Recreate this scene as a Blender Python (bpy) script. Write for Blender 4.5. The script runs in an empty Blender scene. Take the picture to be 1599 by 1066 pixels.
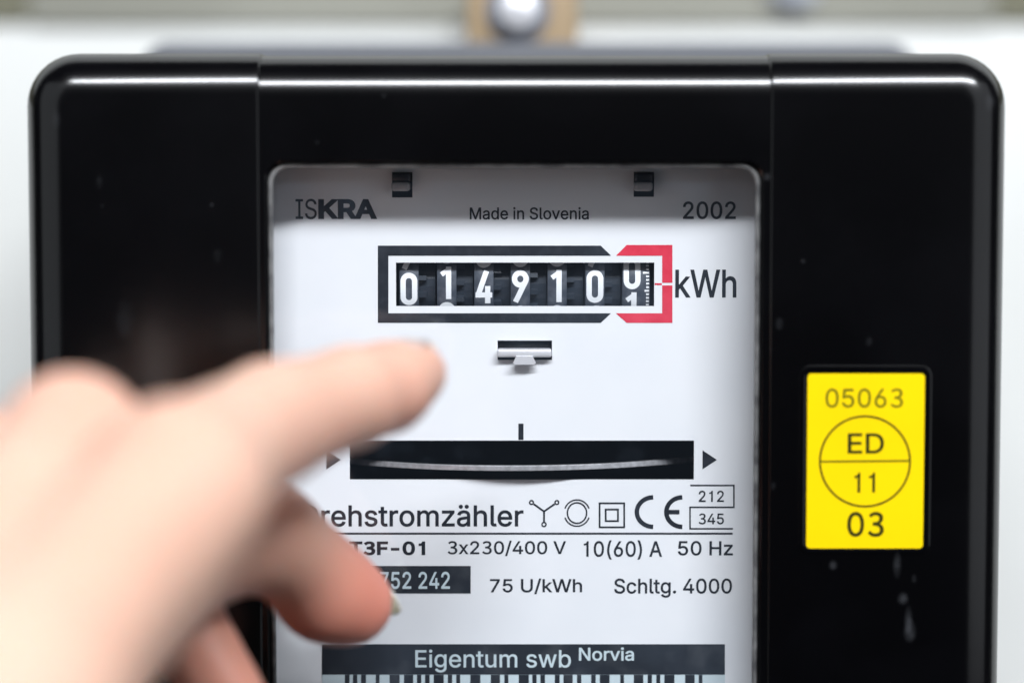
import bpy, bmesh, math, random
import numpy as np
from mathutils import Vector, Matrix
from mathutils.geometry import delaunay_2d_cdt

random.seed(4)
S = bpy.context.scene
COL = S.collection
R = math.radians
MM = 0.001

# ------------------------------------------------------------------ camera
PITCH = R(4.0)
DIST = 0.460
LENS = 85.0
FPX = LENS / 36.0 * 1599.0
cam_d = bpy.data.cameras.new('camera')
cam = bpy.data.objects.new('camera', cam_d)
COL.objects.link(cam)
cam.location = (0, -DIST * math.cos(PITCH), DIST * math.sin(PITCH))
cam.rotation_euler = (R(90) - PITCH, 0, 0)
cam_d.lens = LENS
cam_d.sensor_width = 36.0
cam_d.clip_start = 0.005
cam_d.clip_end = 20
cam_d.dof.use_dof = True
cam_d.dof.focus_distance = DIST
cam_d.dof.aperture_fstop = 3.5
S.camera = cam

# ------------------------------------------------------------------ light
W = bpy.data.worlds.new('World')
S.world = W
W.use_nodes = True
bg = W.node_tree.nodes['Background']
bg.inputs['Color'].default_value = (0.86, 0.90, 1.0, 1)
bg.inputs['Strength'].default_value = 0.026

def area(name, loc, target, sx, sy, power, color):
    d = bpy.data.lights.new(name, 'AREA')
    d.shape = 'RECTANGLE'; d.size = sx; d.size_y = sy; d.energy = power; d.color = color
    o = bpy.data.objects.new(name, d); COL.objects.link(o)
    o.location = loc
    o.rotation_euler = (Vector(target) - Vector(loc)).to_track_quat('-Z', 'Y').to_euler()
    return o
# the strip lamp on the ceiling of the meter room, above and in front
area('strip_lamp', (0.28, -1.085, 1.032), (0.03, 0.0, 0.0), 1.52, 0.11, 48.5, (0.92, 0.955, 1.0))
# added soft fill from both front sides, lifting the shaded plate; no source seen
area('fill_light_left', (-1.2, -0.95, 0.32), (0, 0, 0), 1.5, 1.5, 3.9, (0.90, 0.95, 1.0))
area('fill_light_right', (1.2, -0.95, 0.32), (0, 0, 0), 1.5, 1.5, 5.2, (0.90, 0.94, 1.0))

S.view_settings.view_transform = 'Standard'
S.view_settings.look = 'None'
S.view_settings.gamma = 1
S.view_settings.exposure = 0
S.render.engine = 'CYCLES'
S.cycles.use_denoising = True
S.cycles.max_bounces = 8
S.cycles.transparent_max_bounces = 12

# ------------------------------------------------------------------ helpers
def at(px, py, Y):
    """point of the photograph (1599x1066) at depth Y (mm, plate = 0) in metres"""
    x = (px - 799.5) / FPX
    v = (533.0 - py) / FPX
    dy = math.cos(PITCH) + v * math.sin(PITCH)
    dz = -math.sin(PITCH) + v * math.cos(PITCH)
    t = (Y * MM - cam.location.y) / dy
    return Vector((x * t, Y * MM, cam.location.z + dz * t))

def sc(Y):
    return (DIST + Y * MM) / FPX

def link(name, me, mat=None, parent=None, smooth=False):
    o = bpy.data.objects.new(name, me)
    COL.objects.link(o)
    if mat is not None:
        me.materials.append(mat)
    if parent is not None:
        o.parent = parent
    if smooth:
        for p in me.polygons:
            p.use_smooth = True
    return o

def from_bm(name, bm, mat, parent=None, smooth=False):
    bmesh.ops.recalc_face_normals(bm, faces=bm.faces)
    me = bpy.data.meshes.new(name)
    bm.to_mesh(me); bm.free()
    return link(name, me, mat, parent, smooth)

def from_py(name, vs, fs, mat, parent=None, smooth=False):
    me = bpy.data.meshes.new(name)
    me.from_pydata([tuple(v) for v in vs], [], fs)
    me.update()
    return link(name, me, mat, parent, smooth)

def empty(name, loc, label, cat):
    o = bpy.data.objects.new(name, None)
    o.empty_display_size = 0.01
    COL.objects.link(o)
    o.location = loc
    o['label'] = label
    o['category'] = cat
    return o

def add_box(bm, x0, x1, y0, y1, z0, z1):
    vs = [bm.verts.new((x, y, z)) for x in (x0, x1) for y in (y0, y1) for z in (z0, z1)]
    for f in ((0, 1, 3, 2), (4, 6, 7, 5), (0, 4, 5, 1), (2, 3, 7, 6), (0, 2, 6, 4), (1, 5, 7, 3)):
        bm.faces.new([vs[i] for i in f])

def box(name, x0, x1, y0, y1, z0, z1, mat, parent=None, bevel=0, seg=3):
    bm = bmesh.new()
    add_box(bm, x0, x1, y0, y1, z0, z1)
    if bevel:
        bmesh.ops.bevel(bm, geom=bm.edges[:], offset=bevel, segments=seg, profile=0.5, affect='EDGES')
    return from_bm(name, bm, mat, parent, bool(bevel))

# ------------------------------------------------------------------ materials
def mat(name, color, rough=0.5, spec=0.5, metal=0.0):
    m = bpy.data.materials.new(name); m.use_nodes = True
    b = m.node_tree.nodes['Principled BSDF']
    b.inputs['Base Color'].default_value = (*color, 1)
    b.inputs['Roughness'].default_value = rough
    b.inputs['Specular IOR Level'].default_value = spec
    b.inputs['Metallic'].default_value = metal
    return m

def nd(m, t, **kw):
    n = m.node_tree.nodes.new(t)
    for k, v in kw.items():
        setattr(n, k, v)
    return n

def lk(m, a, b):
    m.node_tree.links.new(a, b)

def noise_color(m, c1, c2, scale, lo=0.35, hi=0.65, detail=4, coord='Object'):
    b = m.node_tree.nodes['Principled BSDF']
    tc = nd(m, 'ShaderNodeTexCoord'); n = nd(m, 'ShaderNodeTexNoise')
    n.inputs['Scale'].default_value = scale; n.inputs['Detail'].default_value = detail
    r = nd(m, 'ShaderNodeValToRGB')
    r.color_ramp.elements[0].position = lo; r.color_ramp.elements[1].position = hi
    r.color_ramp.elements[0].color = (*c1, 1); r.color_ramp.elements[1].color = (*c2, 1)
    lk(m, tc.outputs[coord], n.inputs['Vector']); lk(m, n.outputs['Fac'], r.inputs['Fac'])
    lk(m, r.outputs['Color'], b.inputs['Base Color'])
    return tc, n, r

def bump(m, scale, strength, dist=0.0002, detail=3):
    b = m.node_tree.nodes['Principled BSDF']
    tc = nd(m, 'ShaderNodeTexCoord'); n = nd(m, 'ShaderNodeTexNoise')
    n.inputs['Scale'].default_value = scale; n.inputs['Detail'].default_value = detail
    bp = nd(m, 'ShaderNodeBump')
    bp.inputs['Strength'].default_value = strength; bp.inputs['Distance'].default_value = dist
    lk(m, tc.outputs['Object'], n.inputs['Vector']); lk(m, n.outputs['Fac'], bp.inputs['Height'])
    lk(m, bp.outputs['Normal'], b.inputs['Normal'])

# black moulded plastic: dust film, fine orange-peel, specks and dried drips
M_black = mat('black_plastic', (0.003, 0.003, 0.004), 0.20, 0.58)
tc, n1, r1 = noise_color(M_black, (0.0002, 0.0002, 0.0006), (0.0016, 0.0016, 0.0024), 38, 0.45, 0.8, 6)
bump(M_black, 700, 0.04, 0.0001)
def drips(m, base_socket, spots):
    """dried whitish splashes on the plastic"""
    b = m.node_tree.nodes['Principled BSDF']
    tcn = nd(m, 'ShaderNodeTexCoord')
    nz = nd(m, 'ShaderNodeTexNoise'); nz.inputs['Scale'].default_value = 420; nz.inputs['Detail'].default_value = 3
    lk(m, tcn.outputs['Object'], nz.inputs['Vector'])
    total = None
    for (p, rx, rz, a) in spots:
        sub = nd(m, 'ShaderNodeVectorMath', operation='SUBTRACT'); sub.inputs[1].default_value = p
        lk(m, tcn.outputs['Object'], sub.inputs[0])
        mul = nd(m, 'ShaderNodeVectorMath', operation='MULTIPLY'); mul.inputs[1].default_value = (1 / rx, 0, 1 / rz)
        lk(m, sub.outputs[0], mul.inputs[0])
        ln = nd(m, 'ShaderNodeVectorMath', operation='LENGTH'); lk(m, mul.outputs[0], ln.inputs[0])
        mr = nd(m, 'ShaderNodeMapRange'); mr.interpolation_type = 'SMOOTHSTEP'; mr.inputs['From Min'].default_value = 1.25; mr.inputs['From Max'].default_value = 0.0
        mr.inputs['To Min'].default_value = 0.0; mr.inputs['To Max'].default_value = a
        lk(m, ln.outputs['Value'], mr.inputs['Value'])
        if total is None:
            total = mr.outputs[0]
        else:
            ad = nd(m, 'ShaderNodeMath', operation='ADD'); lk(m, total, ad.inputs[0]); lk(m, mr.outputs[0], ad.inputs[1]); total = ad.outputs[0]
    nr = nd(m, 'ShaderNodeMapRange'); nr.inputs['From Min'].default_value = 0.2; nr.inputs['From Max'].default_value = 0.9
    lk(m, nz.outputs['Fac'], nr.inputs['Value'])
    mu = nd(m, 'ShaderNodeMath', operation='MULTIPLY'); lk(m, total, mu.inputs[0]); lk(m, nr.outputs[0], mu.inputs[1])
    # plus a sprinkling of dust specks
    vo = nd(m, 'ShaderNodeTexVoronoi'); vo.inputs['Scale'].default_value = 170; lk(m, tcn.outputs['Object'], vo.inputs['Vector'])
    vr = nd(m, 'ShaderNodeMapRange'); vr.inputs['From Min'].default_value = 0.085; vr.inputs['From Max'].default_value = 0.03
    vr.inputs['To Max'].default_value = 0.035
    lk(m, vo.outputs['Distance'], vr.inputs['Value'])
    n2 = nd(m, 'ShaderNodeTexNoise'); n2.inputs['Scale'].default_value = 30; lk(m, tcn.outputs['Object'], n2.inputs['Vector'])
    n2r = nd(m, 'ShaderNodeMapRange'); n2r.inputs['From Min'].default_value = 0.5; n2r.inputs['From Max'].default_value = 0.65
    lk(m, n2.outputs['Fac'], n2r.inputs['Value'])
    mv = nd(m, 'ShaderNodeMath', operation='MULTIPLY'); lk(m, vr.outputs[0], mv.inputs[0]); lk(m, n2r.outputs[0], mv.inputs[1])
    mx = nd(m, 'ShaderNodeMath', operation='MAXIMUM'); lk(m, mu.outputs[0], mx.inputs[0]); lk(m, mv.outputs[0], mx.inputs[1])
    mix = nd(m, 'ShaderNodeMixRGB'); mix.inputs['Color2'].default_value = (0.45, 0.47, 0.52, 1)
    lk(m, mx.outputs[0], mix.inputs['Fac']); lk(m, base_socket, mix.inputs['Color1'])
    lk(m, mix.outputs[0], b.inputs['Base Color'])
def sp(px, py, wx, wy, a):
    p = at(px, py, -13.5)
    return (tuple(p), wx * sc(-13), wy * sc(-13), a)
drips(M_black, r1.outputs['Color'], [
    sp(1421, 985, 10, 17, 0.132), sp(1419, 968, 7, 22, 0.096), sp(1410, 934, 9, 10, 0.096), sp(1401, 882, 7, 20, 0.072),
    sp(1301, 882, 7, 8, 0.096), sp(1428, 903, 5, 7, 0.060), sp(1217, 505, 7, 10, 0.060), sp(1357, 533, 6, 8, 0.060),
    sp(1207, 758, 5, 8, 0.042), sp(1199, 276, 7, 7, 0.084), sp(1548, 160, 9, 14, 0.084), sp(155, 285, 6, 12, 0.030),
    sp(195, 500, 16, 34, 0.024), sp(87, 187, 8, 14, 0.036), sp(340, 400, 9, 14, 0.018)])

M_matte = mat('matte_black', (0.006, 0.006, 0.008), 0.42, 0.35)
M_inside = mat('dark_interior', (0.055, 0.075, 0.11), 0.6, 0.3)
M_plate = mat('enamel_plate', (0.72, 0.73, 0.75), 0.42, 0.35)
noise_color(M_plate, (0.70, 0.715, 0.735), (0.735, 0.745, 0.76), 45)
M_ink = mat('ink_dark', (0.022, 0.028, 0.040), 0.5, 0.3)
noise_color(M_ink, (0.008, 0.011, 0.017), (0.024, 0.029, 0.038), 420, 0.45, 0.85)
M_red = mat('ink_red', (0.66, 0.045, 0.085), 0.5, 0.3)
noise_color(M_red, (0.58, 0.022, 0.052), (0.65, 0.036, 0.070), 350)
M_white = mat('digit_white', (0.74, 0.76, 0.78), 0.5, 0.3)
M_drum = mat('drum_plastic', (0.03, 0.038, 0.05), 0.38, 0.5)
noise_color(M_drum, (0.040, 0.050, 0.068), (0.095, 0.105, 0.125), 700, 0.4, 0.8)
M_hub = mat('hub_plastic', (0.022, 0.029, 0.040), 0.35, 0.5)
M_alu = mat('aluminium', (0.70, 0.70, 0.72), 0.42, 0.5, 0.45)
bump(M_alu, 2500, 0.3, 0.00005)
M_rotor = mat('rotor_edge', (0.4, 0.4, 0.42), 0.4, 0.5, 0.6)
noise_color(M_rotor, (0.40, 0.40, 0.415), (0.60, 0.60, 0.62), 900, 0.3, 0.7)
M_mirror = mat('polished_aluminium', (0.35, 0.36, 0.38), 0.12, 0.5, 1.0)
M_clip = mat('grey_clip', (0.30, 0.29, 0.29), 0.4, 0.5)
M_steel = mat('zinc_steel', (0.70, 0.70, 0.73), 0.45, 0.5, 0.5)
M_darkmetal = mat('dark_washer', (0.16, 0.17, 0.20), 0.5, 0.5)
M_greypaint = mat('grey_paint', (0.42, 0.44, 0.49), 0.5, 0.4)
M_brass = mat('brown_lug', (0.30, 0.215, 0.125), 0.5, 0.4)
M_base = mat('base_grey', (0.13, 0.135, 0.15), 0.45, 0.5)
M_yellow = mat('yellow_sticker', (0.84, 0.69, 0.0), 0.5, 0.12)
noise_color(M_yellow, (0.83, 0.585, 0.0), (0.86, 0.61, 0.0), 90)
M_sink = mat('sticker_ink', (0.03, 0.028, 0.0), 0.5, 0.25)
M_sink2 = mat('sticker_ink_worn', (0.16, 0.14, 0.0), 0.5, 0.25)
M_lab = mat('barcode_label_pale', (0.50, 0.59, 0.62), 0.45, 0.3)
M_labk = mat('barcode_label_black', (0.02, 0.024, 0.032), 0.4, 0.4)
noise_color(M_labk, (0.014, 0.018, 0.025), (0.055, 0.06, 0.068), 160, 0.5, 0.85, 8)
M_wall = mat('white_board', (0.80, 0.82, 0.81), 0.6, 0.3)
noise_color(M_wall, (0.68, 0.685, 0.66), (0.76, 0.765, 0.74), 9)
M_rail = mat('beige_rail', (0.38, 0.375, 0.32), 0.6, 0.3)
noise_color(M_rail, (0.265, 0.262, 0.222), (0.315, 0.31, 0.265), 12)
M_olive = mat('olive_panel', (0.16, 0.155, 0.11), 0.7, 0.2)

def clear(name, tint, haze):
    """thin clear plastic: passes light straight through, glossy by Fresnel, a little scratched haze"""
    m = bpy.data.materials.new(name); m.use_nodes = True
    nt = m.node_tree
    nt.nodes.remove(nt.nodes['Principled BSDF'])
    out = nt.nodes['Material Output']
    tr = nd(m, 'ShaderNodeBsdfTransparent'); tr.inputs['Color'].default_value = (*tint, 1)
    gl = nd(m, 'ShaderNodeBsdfGlossy'); gl.inputs['Roughness'].default_value = 0.04
    # thin-sheet Fresnel (Schlick), the same from both sides
    ge = nd(m, 'ShaderNodeNewGeometry')
    dt = nd(m, 'ShaderNodeVectorMath', operation='DOT_PRODUCT'); lk(m, ge.outputs['Incoming'], dt.inputs[0]); lk(m, ge.outputs['Normal'], dt.inputs[1])
    ab = nd(m, 'ShaderNodeMath', operation='ABSOLUTE'); lk(m, dt.outputs['Value'], ab.inputs[0])
    om = nd(m, 'ShaderNodeMath', operation='SUBTRACT'); om.inputs[0].default_value = 1.0; lk(m, ab.outputs[0], om.inputs[1])
    pw = nd(m, 'ShaderNodeMath', operation='POWER'); pw.inputs[1].default_value = 5.0; lk(m, om.outputs[0], pw.inputs[0])
    fr = nd(m, 'ShaderNodeMath', operation='MULTIPLY_ADD'); fr.inputs[1].default_value = 0.955; fr.inputs[2].default_value = 0.045; lk(m, pw.outputs[0], fr.inputs[0])
    a = nd(m, 'ShaderNodeMixShader'); lk(m, fr.outputs[0], a.inputs[0]); lk(m, tr.outputs[0], a.inputs[1]); lk(m, gl.outputs[0], a.inputs[2])
    df = nd(m, 'ShaderNodeBsdfDiffuse'); df.inputs['Color'].default_value = (0.50, 0.64, 0.85, 1)
    tcn = nd(m, 'ShaderNodeTexCoord'); nz = nd(m, 'ShaderNodeTexNoise'); nz.inputs['Scale'].default_value = 55; nz.inputs['Detail'].default_value = 7
    lk(m, tcn.outputs['Object'], nz.inputs['Vector'])
    mr = nd(m, 'ShaderNodeMapRange'); mr.inputs['From Min'].default_value = 0.5; mr.inputs['From Max'].default_value = 0.8
    mr.inputs['To Min'].default_value = haze * 0.5; mr.inputs['To Max'].default_value = haze * 2.5
    lk(m, nz.outputs['Fac'], mr.inputs['Value'])
    b = nd(m, 'ShaderNodeMixShader'); lk(m, mr.outputs[0], b.inputs[0]); lk(m, a.outputs[0], b.inputs[1]); lk(m, df.outputs[0], b.inputs[2])
    lk(m, b.outputs[0], out.inputs['Surface'])
    return m
M_pane = clear('clear_window', (0.985, 0.99, 1.0), 0.017)
M_rim = mat('window_rim', (0.20, 0.20, 0.20), 0.35, 0.5)
noise_color(M_rim, (0.06, 0.06, 0.063), (0.19, 0.19, 0.19), 260)

# ------------------------------------------------------------------ setting
def setting(o):
    o['kind'] = 'structure'
    return o
YW = 168.0
zb = at(800, 40, YW).z
setting(box('wall', -0.6, 0.6, YW * MM, YW * MM + 0.012, -0.6, 0.7, M_wall))
xl = at(50, 20, YW).x; xr = at(1550, 20, YW).x
setting(box('wall_rail', xl, xr, (YW - 1.8) * MM, (YW - 0.3) * MM, zb, zb + 0.075, M_rail, None, 0.0006))
for a_, b_ in ((-0.6, xl - 0.0005), (xr + 0.0005, 0.6)):  # olive panels added past the rail ends to darken the top corners
    setting(box('corner_panel', a_, b_, (YW - 1.6) * MM, (YW - 0.3) * MM, zb + 0.001, zb + 0.075, M_olive))

# ------------------------------------------------------------------ the meter
meter = empty('electricity_meter', (0, 0, 0), 'black electricity meter with a white dial plate, number counter and yellow sticker', 'electricity meter')

def rring(x0, x1, z0, z1, r, n=10):
    """rounded rectangle, counter-clockwise, 4*(n+1) points"""
    pts = []
    for cx, cz, a0 in ((x1 - r, z1 - r, 0), (x0 + r, z1 - r, 90), (x0 + r, z0 + r, 180), (x1 - r, z0 + r, 270)):
        for i in range(n + 1):
            a = R(a0 + 90 * i / n)
            pts.append((cx + r * math.cos(a), cz + r * math.sin(a)))
    return pts

YF = -13.0            # front of the cover (mm)
ER = 7.8 * MM         # rounding of the front edge
X0 = at(45.5, 230, YF + 6).x; X1 = at(1566.5, 230, YF + 6).x
ZT = at(800, 87, YF + 6).z; ZB = -0.175
WX0 = at(418, 500, YF).x; WX1 = at(1188, 500, YF).x
WZ1 = at(800, 254, YF).z; WZ0 = at(800, 1290, YF).z
SX0 = at(402, 300, YF).x; SX1 = at(1206, 300, YF).x
STEP = 0.00038

def shell(grow, hole):
    bm = bmesh.new()
    rings = []
    prof = [(0.0012, 89 * MM)]
    prof += [(0.0, 20 * MM)]
    for i in range(0, 13):
        a = R(90 * i / 12)
        prof.append((ER * (1 - math.cos(a)), YF * MM - grow + ER * (1 - math.sin(a))))
    for ins, y in prof:
        ins = ins - grow
        pts = rring(X0 + ins, X1 - ins, ZB + ins, ZT - ins, max(0.0095 - ins, 0.0025))
        rings.append([bm.verts.new((x, y, z)) for x, z in pts])
    if hole:
        for y in (YF * MM, YF * MM + 0.0004, YF * MM + 0.003):
            off = 0.0 if y > YF * MM else -0.0004
            pts = rring(WX0 + off, WX1 - off, WZ0 + off, WZ1 - off, 0.0035)
            rings.append([bm.verts.new((x, y, z)) for x, z in pts])
    for a, b in zip(rings, rings[1:]):
        n = len(a)
        for i in range(n):
            bm.faces.new((a[i], a[(i + 1) % n], b[(i + 1) % n], b[i]))
    if not hole:
        bm.faces.new(rings[-1])
    return bm

def smooth_by_angle(o, ang=35):
    me = o.data
    for p in me.polygons: p.use_smooth = True
    bm = bmesh.new(); bm.from_mesh(me)
    for e in bm.edges:
        if len(e.link_faces) == 2:
            e.smooth = e.calc_face_angle(0) < R(ang)
    bm.to_mesh(me); bm.free()

def cut(bm, x, keep_less):
    g = bm.verts[:] + bm.edges[:] + bm.faces[:]
    bmesh.ops.bisect_plane(bm, geom=g, dist=1e-7, plane_co=(x, 0, 0), plane_no=(1, 0, 0), clear_outer=keep_less, clear_inner=not keep_less)

bm = shell(0.0, True)
cut(bm, SX1 + 0.001, True); cut(bm, SX0 - 0.001, False)
cover = from_bm('cover', bm, M_black, meter)
smooth_by_angle(cover)
for x, less, s in ((SX0, True, 1), (SX1, False, -1)):
    bm = shell(STEP, False)
    cut(bm, x, less)
    # rounded step down to the middle of the cover
    edge = [e for e in bm.edges if e.is_boundary and all(abs(v.co.x - x) < 1e-6 for v in e.verts)]
    for dx, dd in ((0.00025, 0.0001), (0.00015, 0.0003), (0.0, 0.0006)):
        r = bmesh.ops.extrude_edge_only(bm, edges=edge)
        vs = [v for v in r['geom'] if isinstance(v, bmesh.types.BMVert)]
        for v in vs:
            v.co.x += s * dx
            nrm = Vector((0, 1, 0)) if v.co.y < (YF + 2) * MM else Vector((0, 0.5, -1 if v.co.z > 0 else 1))
            v.co += nrm * dd
        edge = [e for e in r['geom'] if isinstance(e, bmesh.types.BMEdge)]
    o = from_bm('side_panel', bm, M_black, cover)
    smooth_by_angle(o, 50)

# base plate behind, with the hanging lug
YB = 92.0
bx0 = at(222, 80, YB).x; bx1 = at(1428, 80, YB).x; bz = at(800, 66, YB).z
bm = bmesh.new()
rings = []
for ins, y in ((0.0015, YB - 2), (0, YB - 0.5), (0, YW - 1.5), (0.001, YW - 0.4)):
    rings.append([bm.verts.new((x, y * MM, z)) for x, z in rring(bx0 + ins, bx1 - ins, ZB + 0.004, bz - ins, 0.006)])
for a, b in zip(rings, rings[1:]):
    n = len(a)
    for i in range(n): bm.faces.new((a[i], a[(i + 1) % n], b[(i + 1) % n], b[i]))
bm.faces.new(rings[0]); bm.faces.new(rings[-1])
base = from_bm('base_plate', bm, M_base, meter)
bm = bmesh.new()
lx0 = at(728, 40, YB + 8).x; lx1 = at(902, 40, YB + 8).x
add_box(bm, lx0, lx1, (YB + 5.5) * MM, (YW - 2.2) * MM, bz - 0.02, bz + 0.016)
bmesh.ops.bevel(bm, geom=bm.edges[:], offset=0.0012, segments=3, profile=0.5, affect='EDGES')
from_bm('hanging_lug', bm, M_brass, meter, True)

def disc_y(bm, c, r, y0, y1, n=40, dome=0.0):
    """closed disc facing -y"""
    prof = [(r, y1), (r, y0 + 0.15 * (y1 - y0))]
    for k in range(1, 6):
        a = R(90 * k / 5)
        prof.append((r * (1 - 0.12 * (1 - math.cos(a))) * (1 - 0.0 * k), y0 + 0.15 * (y1 - y0) * (1 - math.sin(a))))
    prof.append((r * 0.5, y0 - dome * 0.8)); prof.append((r * 0.06, y0 - dome))
    rings = [[bm.verts.new((c.x + q * math.cos(2 * math.pi * i / n), y, c.z + q * math.sin(2 * math.pi * i / n))) for i in range(n)] for q, y in prof]
    for a, b in zip(rings, rings[1:]):
        for i in range(n): bm.faces.new((a[i], a[(i + 1) % n], b[(i + 1) % n], b[i]))
    bm.faces.new(rings[-1]); bm.faces.new(rings[0])

def screw(px, py, Y, r, label, wash, wm=None):
    c = at(px, py, Y)
    t = empty('mounting_screw', c, label, 'screw')
    bm = bmesh.new(); disc_y(bm, Vector((0, 0, 0)), r, -0.003, 0.001, 36, 0.0012)
    from_bm('screw_head', bm, M_greypaint if wm else M_steel, t, True)
    bm = bmesh.new(); disc_y(bm, Vector((0, 0, 0)), wash, 0.0012, 0.0024, 36)
    from_bm('washer', bm, wm or M_darkmetal, t, True)
    return t
screw(809, 16, YB + 3.05, 0.0046, 'shiny round steel screw holding the meter at top centre', 0.0072)
screw(1240, -22, YW - 4.25, 0.0050, 'faint grey screw head at the top edge, right of the centre screw', 0.0066, M_greypaint)

# dark housing behind the plate
PX0 = WX0 - 0.004; PX1 = WX1 + 0.004
PZ1 = WZ1 + 0.004; PZ0 = WZ0 - 0.004
bm = bmesh.new()
add_box(bm, PX0 - 0.006, PX1 + 0.006, 0.0012, 0.045, PZ0 - 0.006, PZ1 + 0.006)
bmesh.ops.delete(bm, geom=[f for f in bm.faces if f.calc_center_median().y < 0.0013], context='FACES')
from_bm('housing', bm, M_inside, meter)

# the nameplate with its openings
holes = {}
def hole(px0, py0, px1, py1):
    a = at(px0, (py0 + py1) / 2, 0); b = at(px1, (py0 + py1) / 2, 0)
    c = (px0 + px1) / 2
    return (a.x, b.x, at(c, py1, 0).z, at(c, py0, 0).z)
H_count = hole(618.3, 410, 1021.6, 478)
H_disc = hole(546, 687.5, 1083.7, 748.7)
H_latch = hole(777, 531.5, 862, 562)
H_c1 = hole(612, 269, 644, 308.5)
H_c2 = hole(989.5, 268.5, 1021.5, 307.5)
HS = [H_count, H_disc, H_latch, H_c1, H_c2]
xs = sorted({PX0, PX1, *[h[0] for h in HS], *[h[1] for h in HS]})
zs = sorted({PZ0, PZ1, *[h[2] for h in HS], *[h[3] for h in HS]})
bm = bmesh.new()
gv = [[bm.verts.new((x, 0, z)) for z in zs] for x in xs]
for i in range(len(xs) - 1):
    for j in range(len(zs) - 1):
        cx = (xs[i] + xs[i + 1]) / 2; cz = (zs[j] + zs[j + 1]) / 2
        if any(h[0] < cx < h[1] and h[2] < cz < h[3] for h in HS):
            continue
        bm.faces.new((gv[i][j], gv[i + 1][j], gv[i + 1][j + 1], gv[i][j + 1]))
r = bmesh.ops.extrude_face_region(bm, geom=bm.faces[:])
for v in [v for v in r['geom'] if isinstance(v, bmesh.types.BMVert)]:
    v.co.y += 0.0007
plate = from_bm('nameplate', bm, M_plate, meter)

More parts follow.
